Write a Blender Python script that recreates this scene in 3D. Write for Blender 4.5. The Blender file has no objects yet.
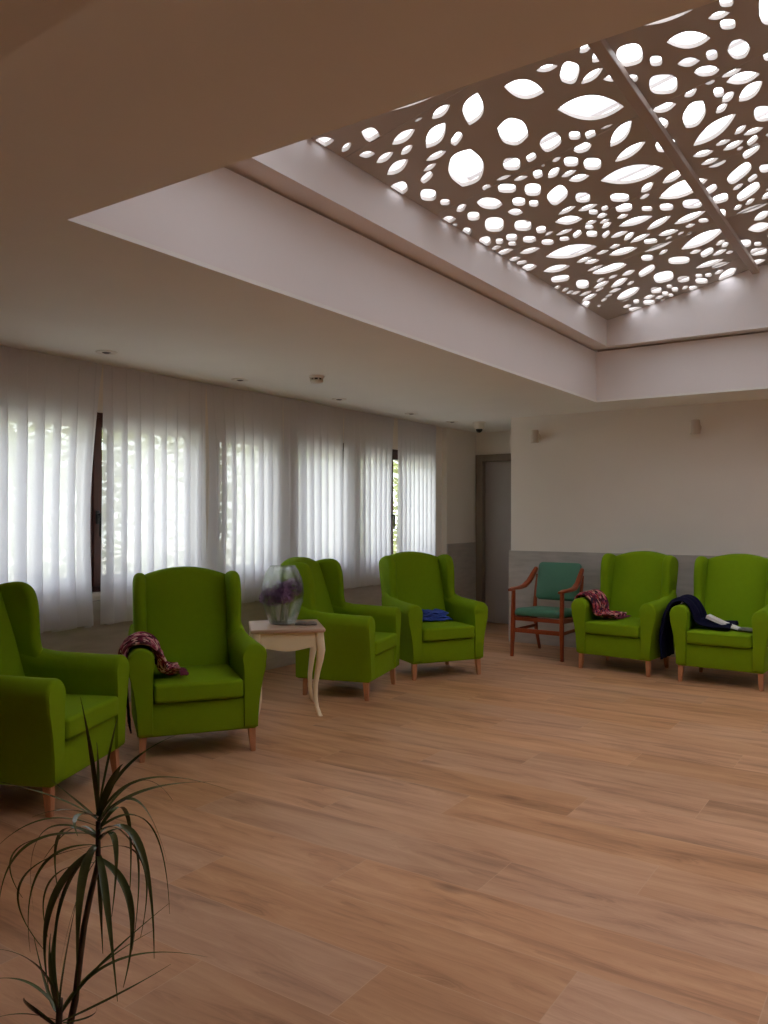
import bpy, bmesh, math, random
from mathutils import Vector, Matrix, noise

# ------------------------------------------------------------------ camera, sky, exposure
scene = bpy.context.scene
COL = scene.collection
PI = math.pi
R = math.radians

cam_data = bpy.data.cameras.new('camera')
cam = bpy.data.objects.new('camera', cam_data)
COL.objects.link(cam)
cam.location = (0, 0, 1.42)
cam.rotation_euler = (PI / 2, 0, math.atan(542 / 805))
cam_data.sensor_fit = 'VERTICAL'
cam_data.sensor_height = 24.0
cam_data.lens = 805 / 1024 * 24.0
cam_data.shift_y = 4 / 1024
cam_data.clip_start = 0.02
scene.camera = cam

SKY_TOP = (0.93, 0.93, 1.0)
SKY_LOW = (0.95, 1.0, 0.96)
SKY_STRENGTH_TOP = 5.4
SKY_STRENGTH_LOW = 3.1
EXPOSURE = 0.24

world = bpy.data.worlds.new('overcast_sky')
scene.world = world
world.use_nodes = True
wt = world.node_tree
wt.nodes.clear()
w_out = wt.nodes.new('ShaderNodeOutputWorld')
w_bg = wt.nodes.new('ShaderNodeBackground')
w_tc = wt.nodes.new('ShaderNodeTexCoord')
w_sep = wt.nodes.new('ShaderNodeSeparateXYZ')
w_ramp = wt.nodes.new('ShaderNodeValToRGB')
w_ramp.color_ramp.elements[0].position = 0.15
w_ramp.color_ramp.elements[1].position = 0.75
w_ramp.color_ramp.elements[0].color = tuple(v * SKY_STRENGTH_LOW for v in SKY_LOW) + (1,)
w_ramp.color_ramp.elements[1].color = tuple(v * SKY_STRENGTH_TOP for v in SKY_TOP) + (1,)
wt.links.new(w_tc.outputs['Generated'], w_sep.inputs[0])
wt.links.new(w_sep.outputs['Z'], w_ramp.inputs[0])
wt.links.new(w_ramp.outputs[0], w_bg.inputs['Color'])
wt.links.new(w_bg.outputs[0], w_out.inputs[0])

vs = scene.view_settings
scene.display_settings.display_device = 'sRGB'
vs.view_transform = 'Standard'
vs.look = 'None'
vs.gamma = 1.0
vs.use_curve_mapping = False
vs.exposure = EXPOSURE
scene.cycles.max_bounces = 14
scene.cycles.diffuse_bounces = 8
scene.cycles.transparent_max_bounces = 24
scene.cycles.transmission_bounces = 10
scene.cycles.caustics_reflective = False
scene.cycles.caustics_refractive = False
scene.cycles.sample_clamp_indirect = 8.0

# holes of the perforated boards (centre, half axes in plan) and leaves of the plant
HOLES = [
    (-2.048,3.263,0.113,0.043,-0.006,0.015,'L'), (-2.458,3.303,0.04,-0.013,-0.004,0.024,'L'), (-2.508,3.172,0.049,0.033,-0.022,0.034,'L'),
    (-2.425,3.441,0.034,0.026,-0.015,0.025,'L'), (-2.381,3.541,0.058,-0.005,-0.009,0.032,'L'), (-2.216,3.465,0.075,-0.008,-0.01,0.041,'L'),
    (-2.087,3.402,0.024,0.001,-0.002,0.009,'L'), (-2.266,3.576,0.044,-0.012,-0.005,0.028,'L'), (-2.388,3.675,0.079,-0.016,-0.012,0.05,'L'),
    (-2.314,3.317,0.016,0.06,-0.04,0.038,'L'), (-2.505,3.87,0.049,0.011,-0.027,0.065,'R'), (-1.98,3.437,0.059,-0.013,-0.005,0.035,'L'),
    (-2.099,3.591,0.089,-0.055,0.0,0.061,'L'), (-1.861,3.552,0.075,-0.101,0.025,0.058,'L'), (-2.039,3.705,0.041,-0.03,0.002,0.032,'R'),
    (-2.191,3.754,0.061,0.005,-0.009,0.03,'L'), (-2.271,3.824,0.044,-0.004,-0.006,0.023,'L'), (-2.144,4.008,0.108,-0.155,0.046,0.115,'B'),
    (-1.614,3.61,0.06,0.1,-0.036,0.064,'L'), (-1.807,3.899,0.04,0.102,-0.063,0.094,'B'), (-1.948,4.186,0.033,0.042,-0.028,0.061,'R'),
    (-1.843,4.215,0.029,-0.005,-0.006,0.038,'R'), (-2.044,4.282,0.042,0.011,-0.006,0.019,'L'), (-1.979,4.375,0.039,0.015,-0.007,0.023,'L'),
    (-1.891,4.421,0.024,0.009,-0.013,0.047,'R'), (-1.29,3.557,0.032,-0.012,0.001,0.03,'L'), (-1.256,3.657,0.047,-0.028,0.005,0.045,'L'),
    (-1.473,3.55,0.043,0.023,-0.007,0.026,'L'), (-1.409,3.672,0.039,-0.065,0.023,0.052,'R'), (-1.34,3.783,0.06,-0.016,-0.0,0.034,'L'),
    (-1.268,3.884,0.041,0.028,-0.007,0.03,'L'), (-1.434,4.038,0.128,0.135,-0.036,0.11,'L'), (-1.588,4.214,0.022,0.027,-0.015,0.039,'R'),
    (-1.523,4.281,0.025,0.008,-0.009,0.044,'R'), (-1.433,4.279,0.034,0.006,-0.002,0.011,'L'), (-1.401,4.42,0.085,-0.08,0.007,0.064,'L'),
    (-1.155,3.78,0.05,0.027,-0.015,0.087,'R'), (-1.198,3.97,0.017,0.022,-0.009,0.026,'R'), (-0.951,3.658,0.099,0.038,-0.002,0.026,'L'),
    (-0.918,3.898,0.082,0.071,-0.012,0.067,'L'), (-0.728,3.765,0.024,0.022,-0.006,0.039,'R'), (-0.773,3.834,0.042,0.019,-0.002,0.029,'L'),
    (-0.754,3.934,0.028,0.027,-0.006,0.039,'R'), (-0.586,3.977,-0.019,0.126,-0.037,-0.04,'R'), (-0.751,4.176,0.045,0.032,-0.009,0.087,'B'),
    (-0.86,4.109,0.022,0.016,-0.006,0.045,'R'), (-0.959,4.072,0.045,0.032,-0.006,0.039,'L'), (-1.075,3.929,0.022,0.023,-0.01,0.04,'R'),
    (-1.1,4.153,0.054,0.057,-0.021,0.086,'R'), (-0.908,4.225,0.051,0.042,-0.007,0.047,'B'), (-0.817,4.349,0.047,0.005,-0.0,0.028,'L'),
    (-0.78,4.448,0.074,0.037,-0.004,0.059,'L'), (-0.773,4.614,0.066,-0.047,0.009,0.068,'L'), (-0.917,4.339,0.023,0.006,-0.001,0.021,'L'),
    (-0.902,4.474,0.021,0.02,-0.008,0.05,'R'), (-0.874,4.565,0.035,-0.023,0.004,0.042,'L'), (-1.014,4.348,0.033,-0.01,0.001,0.038,'L'),
    (-0.923,4.65,0.034,-0.021,0.003,0.037,'L'), (-0.646,4.359,0.021,0.024,-0.007,0.045,'R'), (-1.153,4.367,0.058,0.019,-0.005,0.047,'L'),
    (-1.05,4.582,0.066,-0.097,0.021,0.094,'B'), (-1.004,4.852,0.13,-0.072,0.005,0.084,'L'), (-0.757,4.918,0.04,0.042,-0.012,0.089,'R'),
    (-0.888,4.985,0.036,-0.025,0.003,0.033,'L'), (-0.833,5.071,0.053,0.009,-0.001,0.035,'L'), (-1.2,4.515,0.013,0.051,-0.02,0.032,'R'),
    (-2.337,3.899,0.045,-0.02,-0.005,0.034,'R'), (-2.431,4.075,0.028,0.043,-0.035,0.057,'R'), (-2.409,4.236,0.019,0.025,-0.018,0.032,'R'),
    (-2.162,4.296,0.023,0.007,-0.01,0.029,'R'), (-2.38,4.386,0.041,-0.014,-0.008,0.039,'L'), (-2.38,4.548,0.025,0.034,-0.027,0.052,'R'),
    (-2.237,4.489,0.047,0.083,-0.034,0.063,'B'), (-2.085,4.414,0.036,0.048,-0.023,0.048,'R'), (-2.345,4.775,0.04,0.056,-0.046,0.093,'R'),
    (-2.179,4.738,0.032,0.047,-0.019,0.041,'L'), (-2.227,4.961,0.036,0.054,-0.033,0.072,'R'), (-2.352,5.054,0.025,0.035,-0.023,0.049,'R'),
    (-2.434,5.034,0.017,0.024,-0.019,0.04,'R'), (-2.392,5.149,0.018,0.026,-0.014,0.031,'R'), (-2.494,5.104,0.035,0.01,-0.01,0.028,'L'),
    (-2.486,5.221,0.061,0.018,-0.013,0.039,'L'), (-2.503,4.446,0.035,0.035,-0.02,0.04,'L'), (-2.515,4.547,0.013,0.011,-0.009,0.018,'R'),
    (-2.512,4.701,0.038,-0.005,-0.018,0.061,'L'), (-2.499,4.944,0.034,0.015,-0.027,0.072,'R'), (-1.706,4.162,0.057,-0.013,-0.009,0.082,'R'),
    (-1.842,4.212,0.026,0.002,-0.007,0.035,'R'), (-1.831,4.356,0.011,0.001,-0.002,0.011,'L'), (-1.752,4.361,0.026,-0.002,-0.003,0.021,'L'),
    (-1.82,4.489,0.047,-0.026,-0.002,0.044,'L'), (-1.702,4.46,0.029,0.037,-0.019,0.051,'R'), (-1.623,4.596,0.036,0.045,-0.023,0.066,'R'),
    (-1.602,4.372,0.047,0.013,-0.01,0.052,'B'), (-1.761,4.577,0.047,0.001,-0.005,0.029,'L'), (-1.738,4.684,0.055,0.026,-0.011,0.043,'L'),
    (-1.495,4.933,0.163,0.096,-0.024,0.116,'L'), (-1.986,4.569,0.033,0.044,-0.031,0.07,'R'), (-1.91,4.772,0.068,-0.038,-0.008,0.1,'R'),
    (-1.81,4.948,0.032,0.043,-0.023,0.064,'R'), (-2.107,4.632,0.027,0.036,-0.022,0.049,'R'), (-2.053,4.737,0.02,0.026,-0.017,0.039,'R'),
    (-1.944,5.02,0.063,-0.004,-0.006,0.033,'L'), (-1.837,5.111,0.061,0.012,-0.008,0.037,'L'), (-1.762,5.225,0.021,0.004,-0.006,0.033,'R'),
    (-1.811,5.315,0.033,0.009,-0.008,0.038,'L'), (-1.99,5.172,0.072,0.063,-0.021,0.063,'L'), (-1.422,4.656,0.099,-0.033,-0.002,0.055,'L'),
    (-1.251,4.771,0.047,0.028,-0.013,0.075,'R'), (-1.315,5.201,0.075,-0.025,-0.002,0.056,'L'), (-1.477,5.194,0.048,-0.028,-0.001,0.05,'L'),
    (-1.523,5.303,0.034,-0.006,-0.003,0.028,'L'), (-1.644,5.169,0.043,0.057,-0.018,0.057,'R'), (-1.67,5.339,0.043,0.037,-0.016,0.061,'R'),
    (-1.565,5.502,0.026,0.035,-0.01,0.036,'R'), (-1.463,5.605,0.034,0.039,-0.013,0.055,'R'), (-1.315,5.434,0.149,0.014,-0.012,0.122,'L'),
    (-1.323,5.724,0.049,0.059,-0.016,0.074,'R'), (-1.717,5.46,0.036,0.01,-0.006,0.033,'L'), (-0.993,5.044,0.04,0.006,-0.001,0.029,'L'),
    (-0.954,5.137,0.058,-0.007,-0.0,0.041,'L'), (-0.856,5.181,0.031,-0.027,0.004,0.036,'R'), (-0.931,5.213,0.02,-0.004,0.0,0.02,'L'),
    (-1.111,5.073,0.054,0.023,-0.005,0.042,'L'), (-1.102,5.211,0.051,0.006,-0.002,0.032,'L'), (-1.074,5.289,0.052,0.008,-0.002,0.037,'L'),
    (-0.885,5.314,0.051,-0.04,0.004,0.052,'R'), (-0.996,5.556,0.077,-0.068,0.006,0.084,'R'), (-0.857,5.644,0.03,0.023,-0.006,0.062,'R'),
    (-0.942,5.709,0.029,-0.021,0.002,0.038,'R'), (-1.039,5.752,0.036,-0.019,0.001,0.034,'L'), (-1.183,5.618,0.041,-0.021,-0.0,0.054,'R'),
    (-1.161,5.825,0.044,0.016,-0.008,0.078,'R'), (-1.001,5.904,0.077,-0.057,0.003,0.081,'R'), (-1.02,6.082,0.036,-0.023,0.001,0.035,'L'),
    (-1.102,6.097,0.03,-0.008,-0.001,0.041,'L'), (-1.032,6.222,0.103,0.015,-0.003,0.046,'L'), (-0.891,5.995,0.017,-0.002,-0.0,0.017,'L'),
    (-0.915,6.096,0.037,-0.025,0.002,0.046,'L'), (-0.774,5.196,0.013,-0.0,0.0,0.02,'L'), (-1.834,5.21,0.021,0.028,-0.012,0.034,'R'),
    (-1.811,5.317,0.033,0.006,-0.007,0.035,'L'), (-1.899,5.346,0.037,0.012,-0.007,0.031,'L'), (-1.828,5.417,0.034,0.004,-0.006,0.029,'L'),
    (-1.84,5.491,0.039,-0.014,-0.004,0.037,'L'), (-1.932,5.406,0.024,0.033,-0.013,0.036,'R'), (-2.029,5.435,0.036,-0.022,-0.004,0.043,'R'),
    (-1.958,5.532,0.026,0.037,-0.017,0.049,'R'), (-1.891,5.634,0.033,-0.024,-0.003,0.04,'R'), (-1.719,5.466,0.038,0.004,-0.006,0.033,'L'),
    (-1.678,5.622,0.109,0.033,-0.012,0.063,'L'), (-1.571,5.809,0.094,-0.034,-0.005,0.055,'L'), (-1.826,5.727,0.061,0.007,-0.007,0.04,'L'),
    (-1.788,5.832,0.049,-0.033,-0.003,0.048,'L'), (-1.74,5.944,0.076,-0.007,-0.006,0.045,'L'), (-1.567,6.053,0.067,0.026,-0.008,0.048,'L'),
    (-1.703,6.081,0.038,0.039,-0.011,0.045,'R'), (-1.589,6.151,0.027,-0.005,-0.002,0.021,'L'), (-1.691,6.239,0.103,0.004,-0.007,0.046,'L'),
    (-2.166,5.681,0.161,0.094,-0.034,0.113,'L'), (-2.014,5.923,0.046,0.009,-0.007,0.031,'L'), (-1.914,5.906,0.04,0.009,-0.007,0.034,'L'),
    (-1.903,6.062,0.097,0.039,-0.014,0.065,'L'), (-1.691,6.39,0.039,-0.014,-0.003,0.035,'L'), (-1.813,6.381,0.033,0.042,-0.016,0.058,'R'),
    (-2.158,5.926,0.057,0.011,-0.01,0.039,'L'), (-2.13,6.019,0.052,0.025,-0.011,0.04,'L'), (-2.158,6.171,0.066,0.002,-0.007,0.031,'L'),
    (-2.086,6.299,0.124,0.046,-0.02,0.084,'B'), (-1.895,6.655,0.074,-0.043,-0.008,0.079,'R'), (-2.011,6.546,0.055,-0.004,-0.008,0.048,'L'),
    (-2.124,6.498,0.038,0.0,-0.006,0.031,'L'), (-1.838,6.952,0.07,0.035,-0.026,0.135,'R'), (-2.346,6.406,0.034,0.054,-0.035,0.095,'R'),
    (-2.216,6.463,0.038,-0.014,-0.006,0.034,'L'), (-2.247,6.576,0.072,-0.012,-0.01,0.053,'L'), (-2.131,6.687,0.083,-0.036,-0.011,0.071,'L'),
    (-2.07,6.797,0.035,-0.013,-0.005,0.036,'L'), (-2.293,6.672,0.041,-0.007,-0.006,0.029,'L'), (-2.406,6.643,0.056,0.0,-0.009,0.036,'L'),
    (-2.414,6.766,0.074,-0.016,-0.012,0.056,'L'), (-2.214,6.833,0.054,0.005,-0.008,0.037,'L'), (-2.163,7.035,0.112,-0.035,-0.017,0.102,'B'),
    (-2.222,7.163,0.065,-0.008,-0.007,0.037,'L'), (-2.289,6.9,0.037,-0.008,-0.005,0.027,'L'), (-2.353,6.963,0.035,-0.014,-0.006,0.035,'L'),
    (-2.179,7.326,0.019,0.026,-0.016,0.057,'R'), (-1.972,7.214,0.036,0.039,-0.02,0.083,'R'), (-2.065,7.329,0.048,0.015,-0.011,0.054,'L'),
    (-2.004,7.439,0.037,0.008,-0.008,0.043,'L'), (-1.866,7.241,0.017,0.028,-0.012,0.046,'R'), (-1.852,7.376,0.024,0.033,-0.016,0.068,'R'),
    (-1.941,7.394,0.019,0.031,-0.015,0.056,'R'), (-1.918,7.496,0.019,0.022,-0.012,0.052,'R'), (-2.108,7.48,0.036,0.06,-0.02,0.07,'R'),
    (-2.006,7.637,0.031,0.052,-0.021,0.081,'R'), (-2.453,6.541,0.04,0.011,-0.009,0.032,'L'), (-2.5,6.908,0.047,-0.008,-0.021,0.094,'L'),
    (-2.274,7.364,0.039,0.013,-0.01,0.043,'L'), (-2.438,7.078,0.018,0.01,-0.008,0.028,'L'), (-2.247,7.536,0.047,0.054,-0.016,0.061,'R'),
    (-2.492,5.405,0.04,0.02,-0.012,0.034,'L'), (-2.485,5.514,0.03,0.023,-0.012,0.03,'R'), (-2.489,5.65,0.052,0.035,-0.022,0.059,'L'),
    (-2.361,5.882,0.089,0.051,-0.022,0.068,'L'), (-2.419,6.106,0.058,0.047,-0.023,0.067,'R'), (-2.171,5.132,0.026,0.022,-0.019,0.052,'R'),
    (-2.158,5.235,0.03,-0.002,-0.005,0.023,'L'), (-2.078,5.317,0.059,0.008,-0.007,0.029,'L'), (-2.285,5.2,0.03,0.04,-0.021,0.05,'R'),
    (-2.219,5.362,0.028,0.04,-0.018,0.043,'R'), (-2.119,5.424,0.026,0.027,-0.011,0.032,'R'), (-2.359,5.376,0.067,0.03,-0.014,0.043,'L'),
    (-2.511,6.261,0.031,0.003,-0.012,0.045,'L'), (-2.483,6.379,0.035,-0.009,-0.007,0.034,'L'), (-2.481,6.473,0.035,0.001,-0.008,0.032,'L'),
    (-2.452,6.555,0.036,0.006,-0.008,0.032,'L'), (-1.33,6.089,0.027,0.032,-0.007,0.035,'R'), (-1.391,5.937,0.108,-0.002,-0.006,0.063,'L'),
    (-1.421,6.082,0.033,0.008,-0.004,0.031,'L'), (-1.504,6.154,0.026,-0.003,-0.002,0.02,'L'), (-1.46,6.221,0.029,-0.005,-0.002,0.024,'L'),
    (-1.416,6.44,0.165,-0.037,-0.009,0.121,'L'), (-1.512,6.645,0.041,0.013,-0.006,0.04,'L'), (-1.449,6.758,0.051,-0.024,-0.004,0.075,'R'),
    (-1.329,6.653,0.037,-0.017,-0.002,0.043,'L'), (-1.311,6.739,0.03,-0.016,-0.002,0.054,'L'), (-1.375,6.863,0.057,-0.011,-0.003,0.046,'L'),
    (-1.318,6.946,0.027,0.008,-0.004,0.036,'L'), (-1.65,6.698,0.063,0.078,-0.019,0.082,'R'), (-1.49,7.04,0.108,0.019,-0.008,0.063,'L'),
    (-1.434,7.152,0.094,0.015,-0.007,0.065,'L'), (-1.435,7.475,0.085,-0.067,-0.004,0.105,'B'), (-1.477,7.336,0.04,-0.012,-0.003,0.044,'L'),
    (-1.734,7.189,0.04,0.037,-0.016,0.081,'R'), (-1.62,7.246,0.022,0.029,-0.01,0.049,'R'), (-1.558,7.316,0.023,0.015,-0.008,0.051,'R'),
    (-1.634,7.407,0.038,0.059,-0.015,0.07,'R'), (-1.73,7.525,0.029,0.033,-0.014,0.066,'R'), (-1.651,7.631,0.031,0.017,-0.007,0.048,'L'),
    (-1.778,7.427,0.031,-0.013,-0.004,0.042,'L'), (-1.106,6.111,0.034,-0.017,-0.0,0.047,'L'), (-1.21,6.09,0.025,0.025,-0.013,0.076,'R'),
    (-0.998,6.429,0.059,-0.028,0.0,0.072,'L'), (-1.047,6.644,0.075,0.042,-0.009,0.103,'L'), (-1.231,6.401,0.009,0.007,-0.003,0.021,'R'),
    (-1.234,6.614,0.01,0.014,-0.007,0.036,'R'), (-1.196,6.875,0.045,0.035,-0.011,0.089,'R'), (-1.116,6.995,0.023,0.029,-0.007,0.046,'R'),
    (-1.139,7.187,0.054,0.046,-0.011,0.092,'R'), (-1.234,7.037,0.013,0.019,-0.004,0.024,'R'), (-1.191,7.43,0.061,0.027,-0.006,0.06,'L'),
    (-1.235,7.566,0.019,0.022,-0.006,0.044,'R'), (-1.02,6.917,0.013,0.018,-0.005,0.032,'R'),
]
CROWN_UPPER = [
    ((-1.285, 0.943, 0.863),(-1.283, 0.931, 0.986),(-1.29, 0.916, 1.087),0.0053),
    ((-1.282, 0.945, 0.875),(-1.303, 0.964, 0.942),(-1.325, 0.977, 0.984),0.0020),
    ((-1.277, 0.949, 0.875),(-1.296, 0.989, 0.983),(-1.316, 1.018, 1.022),0.0017),
    ((-1.281, 0.946, 0.86),(-1.21, 0.927, 0.947),(-1.158, 0.908, 0.989),0.0060),
    ((-1.28, 0.947, 0.863),(-1.26, 1.0, 0.944),(-1.206, 1.069, 0.995),0.0046),
    ((-1.28, 0.947, 0.85),(-1.206, 0.996, 0.929),(-1.07, 1.088, 0.906),0.0046),
    ((-1.28, 0.947, 0.853),(-1.245, 1.036, 0.891),(-1.164, 1.145, 0.891),0.0053),
    ((-1.274, 0.95, 0.85),(-1.288, 1.047, 0.897),(-1.289, 1.134, 0.833),0.0026),
    ((-1.274, 0.95, 0.844),(-1.186, 0.957, 0.904),(-1.111, 0.964, 0.812),0.0046),
    ((-1.274, 0.95, 0.837),(-1.227, 1.022, 0.831),(-1.216, 1.062, 0.649),0.0040),
    ((-1.274, 0.95, 0.834),(-1.294, 1.023, 0.836),(-1.339, 1.063, 0.626),0.0040),
    ((-1.272, 0.952, 0.831),(-1.163, 0.946, 0.833),(-1.098, 0.925, 0.661),0.0060),
    ((-1.274, 0.95, 0.815),(-1.189, 0.915, 0.843),(-1.141, 0.871, 0.743),0.0046),
    ((-1.274, 0.95, 0.787),(-1.174, 0.886, 0.752),(-1.083, 0.838, 0.636),0.0053),
    ((-1.274, 0.95, 0.781),(-1.185, 0.944, 0.725),(-1.158, 0.908, 0.6),0.0053),
    ((-1.275, 0.95, 0.787),(-1.323, 0.984, 0.672),(-1.357, 1.015, 0.55),0.0033),
    ((-1.274, 0.95, 0.8),(-1.274, 1.044, 0.741),(-1.327, 1.083, 0.562),0.0026),
    ((-1.274, 0.95, 0.819),(-1.267, 1.022, 0.783),(-1.309, 1.048, 0.556),0.0026),
    ((-1.29, 0.94, 0.853),(-1.378, 0.914, 0.888),(-1.511, 0.851, 0.916),0.0040),
    ((-1.293, 0.938, 0.856),(-1.369, 0.966, 0.864),(-1.461, 0.969, 0.89),0.0020),
    ((-1.29, 0.94, 0.856),(-1.259, 0.868, 0.9),(-1.253, 0.796, 0.911),0.0033),
    ((-1.289, 0.94, 0.86),(-1.216, 0.857, 0.901),(-1.136, 0.802, 0.903),0.0046),
    ((-1.29, 0.94, 0.841),(-1.338, 0.874, 0.864),(-1.389, 0.813, 0.823),0.0033),
    ((-1.29, 0.94, 0.825),(-1.354, 0.844, 0.818),(-1.357, 0.798, 0.707),0.0040),
    ((-1.29, 0.94, 0.825),(-1.409, 0.913, 0.807),(-1.453, 0.927, 0.644),0.0033),
    ((-1.29, 0.94, 0.828),(-1.482, 0.91, 0.765),(-1.536, 0.955, 0.637),0.0020),
    ((-1.29, 0.94, 0.819),(-1.389, 0.94, 0.803),(-1.429, 0.967, 0.657),0.0033),
    ((-1.29, 0.94, 0.806),(-1.338, 0.867, 0.776),(-1.329, 0.841, 0.64),0.0033),
    ((-1.293, 0.938, 0.806),(-1.461, 0.904, 0.706),(-1.469, 0.964, 0.542),0.0020),
    ((-1.291, 0.939, 0.8),(-1.271, 0.846, 0.741),(-1.211, 0.8, 0.632),0.0060),
    ((-1.298, 0.934, 0.806),(-1.21, 0.861, 0.775),(-1.136, 0.802, 0.653),0.0066),
    ((-1.293, 0.938, 0.8),(-1.386, 0.941, 0.672),(-1.435, 0.963, 0.482),0.0033),
    ((-1.29, 0.94, 0.781),(-1.333, 0.937, 0.688),(-1.375, 0.93, 0.55),0.0026),
    ((-1.294, 0.937, 0.774),(-1.425, 0.942, 0.701),(-1.484, 0.978, 0.562),0.0020),
    ((-1.287, 0.942, 0.825),(-1.396, 0.974, 0.803),(-1.509, 0.985, 0.712),0.0026),
    ((-1.28, 0.947, 0.825),(-1.325, 1.036, 0.792),(-1.345, 1.12, 0.669),0.0026),
]
CROWN_LOWER = [
    ((-1.309, 0.879, 0.515),(-1.312, 0.844, 0.617),(-1.355, 0.787, 0.662),0.0058),
    ((-1.312, 0.877, 0.515),(-1.388, 0.879, 0.545),(-1.48, 0.86, 0.534),0.0032),
    ((-1.317, 0.874, 0.503),(-1.296, 0.808, 0.557),(-1.293, 0.745, 0.581),0.0032),
    ((-1.327, 0.867, 0.491),(-1.266, 0.802, 0.581),(-1.208, 0.754, 0.642),0.0052),
    ((-1.307, 0.88, 0.534),(-1.362, 0.909, 0.596),(-1.385, 0.948, 0.696),0.0039),
    ((-1.304, 0.882, 0.521),(-1.274, 0.876, 0.632),(-1.231, 0.883, 0.809),0.0058),
    ((-1.308, 0.88, 0.515),(-1.342, 0.89, 0.58),(-1.362, 0.903, 0.637),0.0032),
    ((-1.296, 0.887, 0.515),(-1.282, 0.963, 0.583),(-1.216, 1.062, 0.67),0.0026),
    ((-1.291, 0.891, 0.515),(-1.215, 0.942, 0.614),(-1.081, 1.032, 0.62),0.0032),
    ((-1.281, 0.898, 0.503),(-1.169, 0.907, 0.585),(-1.058, 0.927, 0.663),0.0026),
    ((-1.294, 0.889, 0.521),(-1.311, 0.97, 0.558),(-1.273, 1.072, 0.597),0.0026),
    ((-1.276, 0.901, 0.5),(-1.234, 0.896, 0.529),(-1.205, 0.888, 0.561),0.0019),
    ((-1.307, 0.88, 0.515),(-1.401, 0.923, 0.506),(-1.489, 0.95, 0.573),0.0026),
]
STEM_UPPER = [(-1.28, 0.947, 0.831), (-1.28, 0.947, 0.773), (-1.291, 0.939, 0.716), (-1.301, 0.932, 0.656), (-1.308, 0.928, 0.595), (-1.315, 0.923, 0.518), (-1.326, 0.915, 0.455), (-1.335, 0.909, 0.378)]
STEM_LOWER = [(-1.303, 0.883, 0.524), (-1.306, 0.881, 0.47), (-1.306, 0.881, 0.406)]

# ------------------------------------------------------------------ materials
def lin(r, g, b):
    f = lambda v: (v / 255 / 12.92) if v / 255 <= 0.04045 else ((v / 255 + 0.055) / 1.055) ** 2.4
    return (f(r), f(g), f(b), 1.0)


def node_mat(name):
    m = bpy.data.materials.new(name)
    m.use_nodes = True
    nt = m.node_tree
    return m, nt, nt.nodes['Principled BSDF'], nt.nodes['Material Output']


def plain(name, col, rough=0.6, var=0.06, scale=8.0, bump=0.0, bscale=60.0, metal=0.0, spec=0.5, sheen=0.0, stretch=(1, 1, 1)):
    """base colour with a slight procedural mottle and an optional fine bump"""
    m, nt, p, out = node_mat(name)
    tc = nt.nodes.new('ShaderNodeTexCoord')
    mp = nt.nodes.new('ShaderNodeMapping')
    mp.inputs['Scale'].default_value = stretch
    nt.links.new(tc.outputs['Object'], mp.inputs[0])
    nz = nt.nodes.new('ShaderNodeTexNoise')
    nz.inputs['Scale'].default_value = scale
    nz.inputs['Detail'].default_value = 4
    nt.links.new(mp.outputs[0], nz.inputs['Vector'])
    rp = nt.nodes.new('ShaderNodeValToRGB')
    rp.color_ramp.elements[0].position = 0.3
    rp.color_ramp.elements[1].position = 0.7
    rp.color_ramp.elements[0].color = tuple(v * (1 - var) for v in col[:3]) + (1,)
    rp.color_ramp.elements[1].color = tuple(min(1, v * (1 + var)) for v in col[:3]) + (1,)
    nt.links.new(nz.outputs['Fac'], rp.inputs[0])
    nt.links.new(rp.outputs[0], p.inputs['Base Color'])
    p.inputs['Roughness'].default_value = rough
    p.inputs['Metallic'].default_value = metal
    p.inputs['Specular IOR Level'].default_value = spec
    if sheen:
        p.inputs['Sheen Weight'].default_value = sheen
        p.inputs['Sheen Tint'].default_value = col
    if bump:
        nb = nt.nodes.new('ShaderNodeTexNoise')
        nb.inputs['Scale'].default_value = bscale
        nb.inputs['Detail'].default_value = 3
        nt.links.new(mp.outputs[0], nb.inputs['Vector'])
        bp = nt.nodes.new('ShaderNodeBump')
        bp.inputs['Strength'].default_value = bump
        bp.inputs['Distance'].default_value = 0.01
        nt.links.new(nb.outputs['Fac'], bp.inputs['Height'])
        nt.links.new(bp.outputs[0], p.inputs['Normal'])
    return m


def math_node(nt, op, a, b=None, c=None):
    n = nt.nodes.new('ShaderNodeMath')
    n.operation = op
    for i, v in enumerate((a, b, c)):
        if v is None:
            continue
        if isinstance(v, (int, float)):
            n.inputs[i].default_value = v
        else:
            nt.links.new(v, n.inputs[i])
    return n.outputs[0]


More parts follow.
